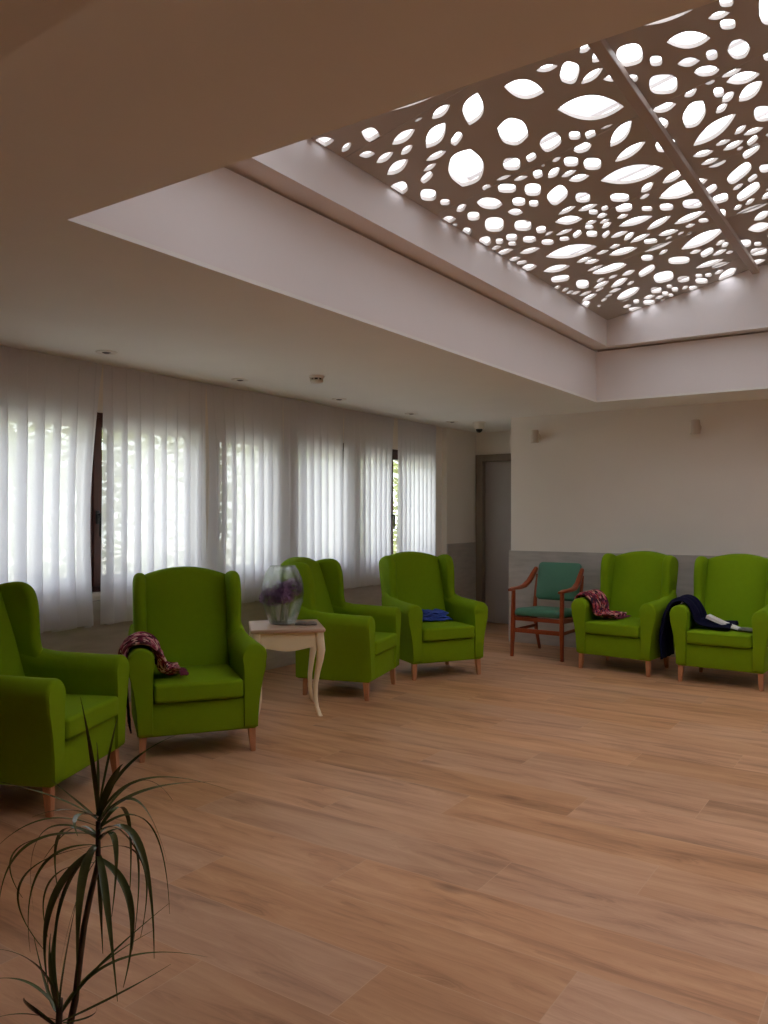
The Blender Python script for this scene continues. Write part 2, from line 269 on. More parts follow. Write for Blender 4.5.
def floor_material():
    """wood look planks 1.53 x 0.305 m laid along X, each row shifted by a third"""
    m, nt, p, out = node_mat('oak_plank_floor')
    tc = nt.nodes.new('ShaderNodeTexCoord')
    sp = nt.nodes.new('ShaderNodeSeparateXYZ')
    nt.links.new(tc.outputs['Object'], sp.inputs[0])
    x, y = sp.outputs[0], sp.outputs[1]
    v = math_node(nt, 'DIVIDE', math_node(nt, 'SUBTRACT', y, 2.42), 0.305)
    row = math_node(nt, 'FLOOR', v)
    vf = math_node(nt, 'SUBTRACT', v, row)
    # joints of row 2 (3.03..3.34) at -2.43, moving +0.51 each row
    xs = math_node(nt, 'SUBTRACT', math_node(nt, 'ADD', x, 3.45), math_node(nt, 'MULTIPLY', row, 0.51))
    u = math_node(nt, 'DIVIDE', xs, 1.53)
    colm = math_node(nt, 'FLOOR', u)
    uf = math_node(nt, 'SUBTRACT', u, colm)
    cid = nt.nodes.new('ShaderNodeCombineXYZ')
    nt.links.new(colm, cid.inputs[0])
    nt.links.new(row, cid.inputs[1])
    wn = nt.nodes.new('ShaderNodeTexWhiteNoise')
    wn.noise_dimensions = '2D'
    nt.links.new(cid.outputs[0], wn.inputs['Vector'])
    # grain coordinates: shifted per plank so that grain never runs over a joint
    gc = nt.nodes.new('ShaderNodeCombineXYZ')
    nt.links.new(math_node(nt, 'MULTIPLY', x, 1.0), gc.inputs[0])
    nt.links.new(math_node(nt, 'ADD', math_node(nt, 'MULTIPLY', y, 7.0), math_node(nt, 'MULTIPLY', wn.outputs['Value'], 57.0)), gc.inputs[1])
    nt.links.new(math_node(nt, 'MULTIPLY', wn.outputs['Value'], 23.0), gc.inputs[2])
    big = nt.nodes.new('ShaderNodeTexNoise')
    big.inputs['Scale'].default_value = 1.3
    big.inputs['Detail'].default_value = 5
    big.inputs['Distortion'].default_value = 0.9
    nt.links.new(gc.outputs[0], big.inputs['Vector'])
    gc2 = nt.nodes.new('ShaderNodeCombineXYZ')
    nt.links.new(math_node(nt, 'MULTIPLY', x, 2.0), gc2.inputs[0])
    nt.links.new(math_node(nt, 'ADD', math_node(nt, 'MULTIPLY', y, 60.0), math_node(nt, 'MULTIPLY', big.outputs['Fac'], 14.0)), gc2.inputs[1])
    nt.links.new(math_node(nt, 'MULTIPLY', wn.outputs['Value'], 31.0), gc2.inputs[2])
    fine = nt.nodes.new('ShaderNodeTexNoise')
    fine.inputs['Scale'].default_value = 1.6
    fine.inputs['Detail'].default_value = 6
    nt.links.new(gc2.outputs[0], fine.inputs['Vector'])
    mixf = math_node(nt, 'ADD', math_node(nt, 'MULTIPLY', big.outputs['Fac'], 0.72), math_node(nt, 'MULTIPLY', fine.outputs['Fac'], 0.28))
    rp = nt.nodes.new('ShaderNodeValToRGB')
    cr = rp.color_ramp
    cr.elements[0].position, cr.elements[1].position = 0.30, 0.70
    cr.elements[0].color = FLOOR_C[0]
    cr.elements[1].color = FLOOR_C[2]
    e = cr.elements.new(0.47)
    e.color = FLOOR_C[1]
    nt.links.new(mixf, rp.inputs[0])
    # plank tone
    hs = nt.nodes.new('ShaderNodeHueSaturation')
    nt.links.new(rp.outputs[0], hs.inputs['Color'])
    nt.links.new(math_node(nt, 'ADD', math_node(nt, 'MULTIPLY', wn.outputs['Value'], 0.17), 0.91), hs.inputs['Value'])
    sc = nt.nodes.new('ShaderNodeSeparateColor')
    nt.links.new(wn.outputs['Color'], sc.inputs[0])
    nt.links.new(math_node(nt, 'ADD', math_node(nt, 'MULTIPLY', sc.outputs[1], 0.12), 0.95), hs.inputs['Saturation'])
    # knots
    vk = nt.nodes.new('ShaderNodeTexVoronoi')
    vk.inputs['Scale'].default_value = 1.0
    kc = nt.nodes.new('ShaderNodeCombineXYZ')
    nt.links.new(math_node(nt, 'MULTIPLY', x, 0.9), kc.inputs[0])
    nt.links.new(math_node(nt, 'ADD', math_node(nt, 'MULTIPLY', y, 2.2), math_node(nt, 'MULTIPLY', wn.outputs['Value'], 9.0)), kc.inputs[1])
    nt.links.new(kc.outputs[0], vk.inputs['Vector'])
    kr = nt.nodes.new('ShaderNodeMapRange')
    kr.inputs['From Min'].default_value = 0.015
    kr.inputs['From Max'].default_value = 0.085
    kr.inputs['To Min'].default_value = 0.62
    kr.inputs['To Max'].default_value = 0.0
    nt.links.new(vk.outputs['Distance'], kr.inputs['Value'])
    mk = nt.nodes.new('ShaderNodeMix')
    mk.data_type = 'RGBA'
    nt.links.new(kr.outputs[0], mk.inputs['Factor'])
    nt.links.new(hs.outputs[0], mk.inputs[6])
    mk.inputs[7].default_value = lin(105, 68, 44)
    # joints
    dv = math_node(nt, 'MULTIPLY', math_node(nt, 'MINIMUM', vf, math_node(nt, 'SUBTRACT', 1.0, vf)), 0.305)
    du = math_node(nt, 'MULTIPLY', math_node(nt, 'MINIMUM', uf, math_node(nt, 'SUBTRACT', 1.0, uf)), 1.53)
    jt = math_node(nt, 'LESS_THAN', math_node(nt, 'MINIMUM', dv, du), 0.0016)
    mj = nt.nodes.new('ShaderNodeMix')
    mj.data_type = 'RGBA'
    nt.links.new(math_node(nt, 'MULTIPLY', jt, 0.75), mj.inputs['Factor'])
    nt.links.new(mk.outputs[2], mj.inputs[6])
    mj.inputs[7].default_value = lin(205, 165, 130)
    nt.links.new(mj.outputs[2], p.inputs['Base Color'])
    p.inputs['Roughness'].default_value = 0.42
    p.inputs['Specular IOR Level'].default_value = 0.4
    bp = nt.nodes.new('ShaderNodeBump')
    bp.inputs['Strength'].default_value = 0.08
    bp.inputs['Distance'].default_value = 0.004
    nt.links.new(fine.outputs['Fac'], bp.inputs['Height'])
    nt.links.new(bp.outputs[0], p.inputs['Normal'])
    return m


FLOOR_C = (lin(148, 107, 76), lin(192, 144, 107), lin(213, 168, 129))


def sheer_material():
    m, nt, p, out = node_mat('sheer_voile')
    nt.nodes.remove(p)
    tr = nt.nodes.new('ShaderNodeBsdfTransparent')
    tl = nt.nodes.new('ShaderNodeBsdfTranslucent')
    df = nt.nodes.new('ShaderNodeBsdfDiffuse')
    tl.inputs[0].default_value = (0.86, 0.87, 0.94, 1)
    df.inputs[0].default_value = (0.90, 0.89, 0.88, 1)
    tc = nt.nodes.new('ShaderNodeTexCoord')
    mp = nt.nodes.new('ShaderNodeMapping')
    mp.inputs['Scale'].default_value = (400, 400, 60)
    nz = nt.nodes.new('ShaderNodeTexNoise')
    nz.inputs['Scale'].default_value = 1.0
    nt.links.new(tc.outputs['Object'], mp.inputs[0])
    nt.links.new(mp.outputs[0], nz.inputs['Vector'])
    m1 = nt.nodes.new('ShaderNodeMixShader')
    m1.inputs[0].default_value = 0.36
    nt.links.new(tl.outputs[0], m1.inputs[1])
    nt.links.new(df.outputs[0], m1.inputs[2])
    m2 = nt.nodes.new('ShaderNodeMixShader')
    nt.links.new(math_node(nt, 'ADD', math_node(nt, 'MULTIPLY', nz.outputs['Fac'], 0.1), 0.77), m2.inputs[0])
    nt.links.new(tr.outputs[0], m2.inputs[1])
    nt.links.new(m1.outputs[0], m2.inputs[2])
    nt.links.new(m2.outputs[0], out.inputs[0])
    return m


def pane_material(name, tint=(0.95, 0.97, 0.96, 1), refl=0.06, thick=0.0):
    m, nt, p, out = node_mat(name)
    nt.nodes.remove(p)
    tr = nt.nodes.new('ShaderNodeBsdfTransparent')
    tr.inputs[0].default_value = tint
    gl = nt.nodes.new('ShaderNodeBsdfGlossy')
    gl.inputs['Roughness'].default_value = 0.02
    lw = nt.nodes.new('ShaderNodeLayerWeight')
    mx = nt.nodes.new('ShaderNodeMixShader')
    f5 = math_node(nt, 'POWER', lw.outputs['Facing'], 3.6)
    nt.links.new(math_node(nt, 'ADD', math_node(nt, 'MULTIPLY', f5, 0.85), refl), mx.inputs[0])
    nt.links.new(tr.outputs[0], mx.inputs[1])
    nt.links.new(gl.outputs[0], mx.inputs[2])
    last = mx.outputs[0]
    if thick:
        gs = nt.nodes.new('ShaderNodeBsdfGlass')
        gs.inputs['IOR'].default_value = 1.45
        gs.inputs['Roughness'].default_value = 0.0
        m3 = nt.nodes.new('ShaderNodeMixShader')
        m3.inputs[0].default_value = thick
        nt.links.new(last, m3.inputs[1])
        nt.links.new(gs.outputs[0], m3.inputs[2])
        last = m3.outputs[0]
    nt.links.new(last, out.inputs[0])
    return m


def knit_material(name, cols, sx=60.0, sz=26.0):
    """woven yarn in short dashes of several colours"""
    m, nt, p, out = node_mat(name)
    tc = nt.nodes.new('ShaderNodeTexCoord')
    mp = nt.nodes.new('ShaderNodeMapping')
    mp.inputs['Scale'].default_value = (sx, sz, 1)
    nt.links.new(tc.outputs['UV'], mp.inputs[0])
    vo = nt.nodes.new('ShaderNodeTexVoronoi')
    vo.inputs['Scale'].default_value = 1.0
    nt.links.new(mp.outputs[0], vo.inputs['Vector'])
    sc = nt.nodes.new('ShaderNodeSeparateColor')
    nt.links.new(vo.outputs['Color'], sc.inputs[0])
    rp = nt.nodes.new('ShaderNodeValToRGB')
    rp.color_ramp.interpolation = 'CONSTANT'
    n = len(cols)
    rp.color_ramp.elements[0].color = cols[0]
    rp.color_ramp.elements[1].position = 1 / n
    rp.color_ramp.elements[1].color = cols[1]
    for i in range(2, n):
        e = rp.color_ramp.elements.new(i / n)
        e.color = cols[i]
    nt.links.new(sc.outputs[0], rp.inputs[0])
    nt.links.new(rp.outputs[0], p.inputs['Base Color'])
    p.inputs['Roughness'].default_value = 0.95
    bp = nt.nodes.new('ShaderNodeBump')
    bp.inputs['Strength'].default_value = 0.5
    bp.inputs['Distance'].default_value = 0.004
    nt.links.new(vo.outputs['Distance'], bp.inputs['Height'])
    nt.links.new(bp.outputs[0], p.inputs['Normal'])
    return m


M = {}
M['wall'] = plain('cream_wall_paint', lin(236, 230, 221), 0.75, 0.012, 3, 0.06, 120)
M['ceiling'] = plain('ceiling_paint', lin(238, 237, 232), 0.8, 0.012, 3)
M['well'] = plain('white_well_paint', lin(234, 230, 228), 0.7, 0.008, 3)
M['floor'] = floor_material()
M['wainscot'] = plain('grey_stone_tile', lin(182, 176, 170), 0.55, 0.10, 5, 0.05, 40, stretch=(1, 1, 5))
M['panel'] = plain('taupe_perforated_board', lin(184, 177, 169), 0.6, 0.02, 4)
M['beam'] = plain('taupe_metal_beam', lin(176, 160, 148), 0.45, 0.02, 4)
M['alu'] = plain('glazing_bar_paint', lin(200, 200, 204), 0.5, 0.02, 4)
M['dark_wood'] = plain('mahogany_stain', lin(74, 36, 28), 0.4, 0.15, 12, stretch=(6, 6, 1))
M['black_metal'] = plain('black_metal', lin(22, 20, 20), 0.4, 0.05)
M['door'] = plain('grey_door_laminate', lin(176, 170, 168), 0.5, 0.02)
M['door_frame'] = plain('taupe_door_frame', lin(142, 132, 120), 0.5, 0.03)
M['fabric'] = plain('green_upholstery', (0.185, 0.310, 0.002, 1), 0.9, 0.025, 26, 0.12, 420, spec=0.2, sheen=0.08)
M['leg_wood'] = plain('beech_leg', lin(196, 138, 98), 0.45, 0.10, 14, stretch=(6, 6, 1))
M['chair_wood'] = plain('reddish_beech', lin(150, 66, 30), 0.38, 0.14, 14, stretch=(6, 6, 1))
M['vinyl'] = plain('teal_green_vinyl', lin(74, 128, 104), 0.42, 0.04, 10, 0.03, 200)
M['cream'] = plain('cream_lacquer', lin(244, 227, 190), 0.45, 0.02, 6)
M['table_top'] = plain('washed_oak_top', lin(190, 160, 136), 0.45, 0.10, 10, stretch=(1, 8, 1))
M['white_plastic'] = plain('white_plastic', lin(226, 220, 210), 0.45, 0.02)
M['beige_metal'] = plain('beige_metal', lin(206, 196, 182), 0.5, 0.03)
M['dark_lens'] = plain('dark_lens', lin(26, 24, 24), 0.15, 0.02)
M['slot'] = plain('dark_recess', lin(60, 54, 48), 0.6, 0.02)
M['navy'] = plain('navy_wool', lin(20, 20, 46), 0.95, 0.12, 40, 0.35, 160, spec=0.15)
M['black_wool'] = plain('black_wool', lin(22, 20, 24), 0.95, 0.12, 40, 0.3, 160, spec=0.15)
M['blue'] = plain('blue_fleece', lin(72, 94, 180), 0.9, 0.10, 30, 0.2, 200, spec=0.2)
M['scarf'] = knit_material('pink_maroon_weave', [lin(150, 50, 76), lin(70, 24, 40), lin(206, 130, 140), lin(120, 40, 62), lin(226, 186, 176), lin(92, 30, 50)], 30, 60)
M['scarf2'] = knit_material('berry_flecked_weave', [lin(120, 24, 48), lin(40, 20, 34), lin(190, 84, 110), lin(86, 22, 40), lin(214, 156, 140), lin(60, 30, 60), lin(170, 60, 50)], 34, 46)
M['paper'] = plain('white_paper', lin(232, 230, 224), 0.7, 0.02)
M['print'] = plain('grey_printed_page', lin(120, 122, 112), 0.6, 0.5, 34)
M['pouch'] = plain('dark_grey_pouch', lin(136, 130, 126), 0.4, 0.25, 40, 0.3, 60)
M['glass_pane'] = pane_material('window_glass')
M['roof_glass'] = pane_material('roof_glass', (0.97, 0.97, 0.98, 1), 0.04)
M['vase'] = pane_material('vase_glass', (0.97, 0.985, 0.98, 1), 0.03, 0.30)
M['fringe'] = plain('maroon_yarn', lin(112, 36, 58), 0.95, 0.2, 60)
M['sheer'] = sheer_material()
M['petal'] = plain('lilac_petals', lin(158, 118, 168), 0.8, 0.45, 70)
M['stalk'] = plain('pale_green_stalk', lin(176, 184, 150), 0.6, 0.1)
M['leaf'] = plain('dracaena_leaf', lin(88, 98, 56), 0.27, 0.25, 14, spec=0.6)
M['bark'] = plain('plant_cane', lin(84, 66, 48), 0.8, 0.25, 40, 0.4, 60)
M['soil'] = plain('potting_soil', lin(52, 40, 32), 0.95, 0.3, 60, 0.6, 80)
M['pot'] = plain('terracotta_pot', lin(170, 96, 66), 0.75, 0.08, 10)
M['hedge'] = plain('hedge_leaf', lin(158, 164, 112), 0.7, 0.35, 3)
M['foliage'] = plain('tree_leaf', lin(128, 142, 70), 0.7, 0.35, 6)
M['dim_wall'] = plain('dimming_wall_brown', lin(120, 88, 66), 0.6, 0.1, 6)  # invented brown for the unseen walls, dims light bounced onto the ceiling
M['trunk'] = plain('tree_bark', lin(98, 80, 62), 0.9, 0.2, 10)
M['ground'] = plain('pale_terrace_paving', lin(196, 192, 174), 0.95, 0.06, 2)


# ------------------------------------------------------------------ object helpers
def link(name, mesh, mat=None, parent=None, smooth=False, loc=None):
    o = bpy.data.objects.new(name, mesh)
    COL.objects.link(o)
    if mat is not None:
        mesh.materials.clear()
        mesh.materials.append(mat)
    if parent is not None:
        o.parent = parent
    if loc is not None:
        o.location = loc
    if smooth:
        mesh.shade_smooth()
    return o


def obj(name, bm, mat, parent=None, smooth=False, angle=None, loc=None):
    bmesh.ops.recalc_face_normals(bm, faces=bm.faces)
    me = bpy.data.meshes.new(name)
    bm.to_mesh(me)
    bm.free()
    if smooth:
        me.shade_smooth()
    elif angle:
        me.shade_smooth()
        me.set_sharp_from_angle(angle=R(angle))
    return link(name, me, mat, parent, False, loc)


def tag(o, label, category, group=None, kind=None):
    o['label'] = label
    o['category'] = category
    if group:
        o['group'] = group
    if kind:
        o['kind'] = kind
    return o


def thing(name, label, category, loc=(0, 0, 0), rz=0.0, group=None):
    o = bpy.data.objects.new(name, None)
    COL.objects.link(o)
    o.empty_display_size = 0.2
    o.location = loc
    o.rotation_euler = (0, 0, rz)
    return tag(o, label, category, group)


def structure(o):
    o['kind'] = 'structure'
    return o


def box(bm, x0, x1, y0, y1, z0, z1, bev=0.0, seg=2, mat=None):
    vs_ = [bm.verts.new(c) for c in ((x0, y0, z0), (x1, y0, z0), (x1, y1, z0), (x0, y1, z0), (x0, y0, z1), (x1, y0, z1), (x1, y1, z1), (x0, y1, z1))]
    fs = [bm.faces.new([vs_[i] for i in q]) for q in ((3, 2, 1, 0), (4, 5, 6, 7), (0, 1, 5, 4), (1, 2, 6, 5), (2, 3, 7, 6), (3, 0, 4, 7))]
    if bev:
        es = list({e for f in fs for e in f.edges})
        bmesh.ops.bevel(bm, geom=es, offset=bev, segments=seg, affect='EDGES', profile=0.5)
    return vs_


def boxes(*args, bev=0.0, seg=2):
    bm = bmesh.new()
    for a in args:
        box(bm, *a, bev=bev, seg=seg)
    return bm


def prism(bm, pts, axis, a0, a1, bev=0.0, seg=4):
    """extrude a 2D outline along an axis; axis 'x': pts=(y,z), 'y': pts=(x,z), 'z': pts=(x,y)"""
    def mk(p, a):
        return {'x': (a, p[0], p[1]), 'y': (p[0], a, p[1]), 'z': (p[0], p[1], a)}[axis]
    A = [bm.verts.new(mk(p, a0)) for p in pts]
    B = [bm.verts.new(mk(p, a1)) for p in pts]
    fa = bm.faces.new(A)
    fb = bm.faces.new(B)
    n = len(pts)
    for i in range(n):
        bm.faces.new((A[i], A[(i + 1) % n], B[(i + 1) % n], B[i]))
    bmesh.ops.recalc_face_normals(bm, faces=bm.faces)
    if bev:
        es = list(set(fa.edges) | set(fb.edges))
        bmesh.ops.bevel(bm, geom=es, offset=bev, segments=seg, affect='EDGES', profile=0.5, clamp_overlap=True)
    return A, B


def tube(bm, pts, radii, n=10, cap=True, flat=1.0):
    """round bar along a list of points"""
    pts = [Vector(p) for p in pts]
    if isinstance(radii, (int, float)):
        radii = [radii] * len(pts)
    rings = []
    ref = None
    for i, p in enumerate(pts):
        d = (pts[min(i + 1, len(pts) - 1)] - pts[max(i - 1, 0)]).normalized()
        if ref is None:
            ref = Vector((0, 0, 1)) if abs(d.z) < 0.9 else Vector((1, 0, 0))
        a = (ref - d * ref.dot(d)).normalized()
        b = d.cross(a)
        ref = a
        rings.append([bm.verts.new(p + (a * math.cos(2 * PI * k / n) + b * math.sin(2 * PI * k / n) * flat) * radii[i]) for k in range(n)])
    for i in range(len(rings) - 1):
        for k in range(n):
            bm.faces.new((rings[i][k], rings[i][(k + 1) % n], rings[i + 1][(k + 1) % n], rings[i + 1][k]))
    if cap:
        bm.faces.new(rings[0][::-1])
        bm.faces.new(rings[-1])
    return rings


def lathe(bm, prof, n=32, centre=(0, 0, 0), closed=False):
    cx, cy, cz = centre
    rings = []
    for r, z in prof:
        if r < 1e-5:
            rings.append([bm.verts.new((cx, cy, cz + z))])
        else:
            rings.append([bm.verts.new((cx + r * math.cos(2 * PI * k / n), cy + r * math.sin(2 * PI * k / n), cz + z)) for k in range(n)])
    pairs = list(zip(rings[:-1], rings[1:]))
    if closed:
        pairs.append((rings[-1], rings[0]))
    for a, b in pairs:
        if len(a) == 1 and len(b) == 1:
            continue
        for k in range(n):
            if len(a) == 1:
                bm.faces.new((a[0], b[k], b[(k + 1) % n]))
            elif len(b) == 1:
                bm.faces.new((a[k], a[(k + 1) % n], b[0]))
            else:
                bm.faces.new((a[k], a[(k + 1) % n], b[(k + 1) % n], b[k]))
    return rings


def loft(bm, sections, cap=True):
    rings = [[bm.verts.new(p) for p in s] for s in sections]
    n = len(rings[0])
    for a, b in zip(rings[:-1], rings[1:]):
        for k in range(n):
            bm.faces.new((a[k], a[(k + 1) % n], b[(k + 1) % n], b[k]))
    if cap:
        bm.faces.new(rings[0][::-1])
        bm.faces.new(rings[-1])
    return rings


def copy_tree(o, parent=None):
    c = o.copy()
    COL.objects.link(c)
    if parent is not None:
        c.parent = parent
    for ch in o.children:
        copy_tree(ch, c)
    return c


def bez(p0, p1, p2, t):
    """quadratic through p0, p1 (at t=.5), p2"""
    c = 2 * p1 - 0.5 * (p0 + p2)
    return p0 * (1 - t) ** 2 + c * 2 * t * (1 - t) + p2 * t * t

# ------------------------------------------------------------------ the room
XL, XR, YB, YN = -5.05, 3.4, 8.37, -2.6      # window wall, right wall, back wall, wall behind the camera
ZC = 2.53
OX0, OX1, OY0, OY1 = -2.67, 2.87, 1.84, 7.68   # opening of the skylight in the ceiling
IX0, IX1, IY0, IY1 = -2.53, 2.73, 1.97, 7.57   # upper, narrower part of the well
RIDGE = 0.10
PZ, PS = 3.285, 0.215                          # perforated boards: height at IX0, slope
ZL = 3.04

structure(obj('floor', boxes((XL - 0.3, XR + 0.3, YN - 0.3, 9.9, -0.15, 0.0)), M['floor']))

E_ = 0.1
bm = boxes((XL - 0.3, OX0, YN - 0.3, 9.9, ZC, ZC + 0.02), (OX1, XR + 0.3, YN - 0.3, 9.9, ZC, ZC + 0.02),
           (OX0, OX1, YN - 0.3, OY0, ZC, ZC + 0.02), (OX0, OX1, OY1, 9.9, ZC, ZC + 0.02),
           (XL - 0.3, OX0 - E_, YN - 0.3, 9.9, ZC + 0.02, ZC + 0.25), (OX1 + E_, XR + 0.3, YN - 0.3, 9.9, ZC + 0.02, ZC + 0.25),
           (OX0 - E_, OX1 + E_, YN - 0.3, OY0 - E_, ZC + 0.02, ZC + 0.25), (OX0 - E_, OX1 + E_, OY1 + E_, 9.9, ZC + 0.02, ZC + 0.25))
structure(obj('ceiling', bm, M['ceiling']))
structure(obj('trim_1', boxes((XL, XR, 0.25, 0.90, 2.33, ZC)), M['ceiling']))     # dropped beam overhead

# walls of the skylight well: wide lower band, shadow gap, narrower upper band up to the glazing
bm = boxes((OX0 - E_, OX0, OY0 - E_, OY1 + E_, ZC + 0.02, ZL - 0.02), (OX1, OX1 + E_, OY0 - E_, OY1 + E_, ZC + 0.02, ZL - 0.02),
           (OX0, OX1, OY0 - E_, OY0, ZC + 0.02, ZL - 0.02), (OX0, OX1, OY1, OY1 + E_, ZC + 0.02, ZL - 0.02))
structure(obj('trim_2', bm, M['well']))


def roofz(x, up=0.42):
    return PZ + PS * (RIDGE - IX0 - abs(x - RIDGE)) + up


bm = boxes((IX0 - 0.4, IX0, IY0 - 0.3, IY1 + 0.3, ZL, roofz(IX0)), (IX1, IX1 + 0.4, IY0 - 0.3, IY1 + 0.3, ZL, roofz(IX1)))
gable = [(IX0, ZL), (IX1, ZL), (IX1, roofz(IX1)), (RIDGE, roofz(RIDGE)), (IX0, roofz(IX0))]
prism(bm, gable, 'y', IY1, IY1 + 0.3)
prism(bm, gable, 'y', IY0 - 0.3, IY0)
structure(obj('trim_3', bm, M['well']))
# shadow gap liner behind the two bands
bm = boxes((OX0 - 0.22, OX0 - 0.03, OY0 - 0.22, OY1 + 0.22, ZL - 0.03, ZL + 0.01), (OX1 + 0.03, OX1 + 0.22, OY0 - 0.22, OY1 + 0.22, ZL - 0.03, ZL + 0.01),
           (OX0, OX1, OY0 - 0.22, OY0 - 0.03, ZL - 0.03, ZL + 0.01), (OX0, OX1, OY1 + 0.03, OY1 + 0.22, ZL - 0.03, ZL + 0.01))
structure(obj('trim_4', bm, M['beam']))

# glazing over the boards: panes and slim bars on the two slopes
sk = bpy.data.objects.new('skylight_glazing', None)
COL.objects.link(sk)
sk.location = (RIDGE, (IY0 + IY1) / 2, roofz(RIDGE))
structure(sk)
for sgn in (-1, 1):
    bm = bmesh.new()
    w = RIDGE - IX0
    prism(bm, [(0, -0.004), (sgn * w, -0.004 - w * PS), (sgn * w, 0.004 - w * PS), (0, 0.004)], 'y', -(IY1 - IY0) / 2, (IY1 - IY0) / 2)
    obj('pane', bm, M['roof_glass'], sk)
    for k in range(7):
        y = -(IY1 - IY0) / 2 + (IY1 - IY0) * k / 6
        bm = bmesh.new()
        prism(bm, [(0, -0.04), (sgn * w, -0.04 - w * PS), (sgn * w, 0.03 - w * PS), (0, 0.03)], 'y', y - 0.022, y + 0.022)
        obj('glazing_bar', bm, M['alu'], sk)

# window wall with three two-sash windows in view and one more beside the camera
WIN = [(2.66, 4.78, 3.715), (4.88, 5.72, 0), (5.84, 6.84, 0), (6.90, 8.62, 7.66)]     # ends and middle of each
Z0W, Z1W = 0.86, 2.19
bm = bmesh.new()
ys = [YN - 0.3] + [v for w in WIN for v in w[:2]] + [8.80]
box(bm, XL - 0.25, XL, YN - 0.3, 8.80, 0, Z0W)
box(bm, XL - 0.25, XL, YN - 0.3, 8.80, Z1W, ZC)
for i in range(0, len(ys), 2):
    box(bm, XL - 0.25, XL, ys[i], ys[i + 1], Z0W, Z1W)
box(bm, XL - 0.25, -4.98, 8.80, 9.9, 0, ZC)
structure(obj('wall_left', bm, M['wall']))
structure(obj('trim_5', boxes((XL, XL + 0.018, YN, 8.80, 0, 0.80), bev=0.002), M['wainscot']))
structure(obj('trim_6', boxes((-4.98, -4.965, 8.80, 9.6, 0, 1.07), bev=0.002), M['wainscot']))

for i, (y0, y1, ns) in enumerate(WIN):
    ym = ns
    fx0, fx1 = XL - 0.13, XL - 0.05
    bm = bmesh.new()
    bars = [(y0, y0 + 0.05, Z0W, Z1W), (y1 - 0.05, y1, Z0W, Z1W), (y0, y1, Z0W, Z0W + 0.05), (y0, y1, Z1W - 0.05, Z1W)]
    if ns:
        bars.append((ym - 0.03, ym + 0.03, Z0W, Z1W))
    for b in bars:
        box(bm, fx0, fx1, b[0], b[1], b[2], b[3], bev=0.004)
    w = structure(obj('window_%d' % (i + 1), bm, M['dark_wood']))
    for k, (a, b) in enumerate(((y0 + 0.045, ym - 0.005), (ym + 0.005, y1 - 0.045)) if ns else ((y0 + 0.045, y1 - 0.045),)):
        bm = bmesh.new()
        za, zb = Z0W + 0.04, Z1W - 0.04
        for c in ((a, a + 0.075, za, zb), (b - 0.075, b, za, zb), (a + 0.075, b - 0.075, za, za + 0.08), (a + 0.075, b - 0.075, zb - 0.08, zb)):
            box(bm, fx0 + 0.01, fx1 + 0.02, c[0], c[1], c[2], c[3], bev=0.006)
        s = obj('sash', bm, M['dark_wood'], w)
        obj('pane', boxes((fx0 + 0.035, fx0 + 0.041, a + 0.07, b - 0.07, za + 0.07, zb - 0.07)), M['glass_pane'], s)
        if k == 1 or not ns:
            hy = a + 0.030
            hb = bmesh.new()
            box(hb, fx1 + 0.02, fx1 + 0.03, hy - 0.016, hy + 0.016, 1.36, 1.46, bev=0.004)
            tube(hb, [(fx1 + 0.02, hy, 1.43), (fx1 + 0.06, hy, 1.43), (fx1 + 0.062, hy, 1.40), (fx1 + 0.06, hy, 1.27)], [0.011, 0.012, 0.012, 0.009], 8)
            obj('handle', hb, M['black_metal'], s, smooth=True)
    structure(obj('trim_%d' % (20 + i), boxes((XL - 0.13, XL + 0.03, y0, y1, Z0W - 0.03, Z0W), bev=0.004), M['wall']))   # sill

# back wall, alcove with the door, right and rear walls
structure(obj('wall_back', boxes((-3.90, XR, YB, 9.9, 0, ZC)), M['wall']))
structure(obj('trim_7', boxes((-3.92, XR, YB - 0.02, YB, 0, 1.03), (-3.92, -3.90, YB, 9.6, 0, 1.03), bev=0.002), M['wainscot']))
structure(obj('wall_alcove', boxes((-4.98, -4.97, 9.6, 9.9, 0, ZC), (-3.96, -3.90, 9.6, 9.9, 0, ZC), (-4.97, -3.96, 9.6, 9.9, 2.23, ZC), (-4.97, -3.96, 9.75, 9.9, 0, 2.23)), M['wall']))
bm = boxes((-4.97, -4.87, 9.56, 9.70, 0, 2.23), (-4.04, -3.96, 9.56, 9.70, 0, 2.23), (-4.87, -4.04, 9.56, 9.70, 2.14, 2.23), bev=0.006)
d = structure(obj('door_1', bm, M['door_frame']))
bm = boxes((-4.865, -4.045, 9.64, 9.68, 0.008, 2.135), bev=0.003)
leaf = obj('door_leaf', bm, M['door'], d)
hb = bmesh.new()
tube(hb, [(-4.12, 9.64, 1.02), (-4.12, 9.59, 1.02), (-4.14, 9.585, 1.02), (-4.24, 9.585, 1.02)], 0.009, 8)
obj('handle', hb, M['alu'], leaf, smooth=True)
structure(obj('wall_right', boxes((XR, XR + 0.25, YN - 0.3, 9.9, 0, ZC)), M['dim_wall']))
structure(obj('wall_rear', boxes((XL, XR, YN - 0.25, YN, 0, ZC)), M['dim_wall']))

# ------------------------------------------------------------------ perforated ceiling boards
def clip(poly, x0, x1, y0, y1):
    def half(pts, inside, cut):
        r = []
        for i in range(len(pts)):
            a, b = pts[i - 1], pts[i]
            ia, ib = inside(a), inside(b)
            if ia != ib:
                r.append(cut(a, b))
            if ib:
                r.append(b)
        return r
    for ax, lim, s in ((0, x0, 1), (0, x1, -1), (1, y0, 1), (1, y1, -1)):
        if not poly:
            return poly
        poly = half(poly, lambda p: (p[ax] - lim) * s >= 0,
                    lambda a, b: tuple(a[k] + (b[k] - a[k]) * (lim - a[ax]) / (b[ax] - a[ax]) for k in (0, 1)))
    return poly


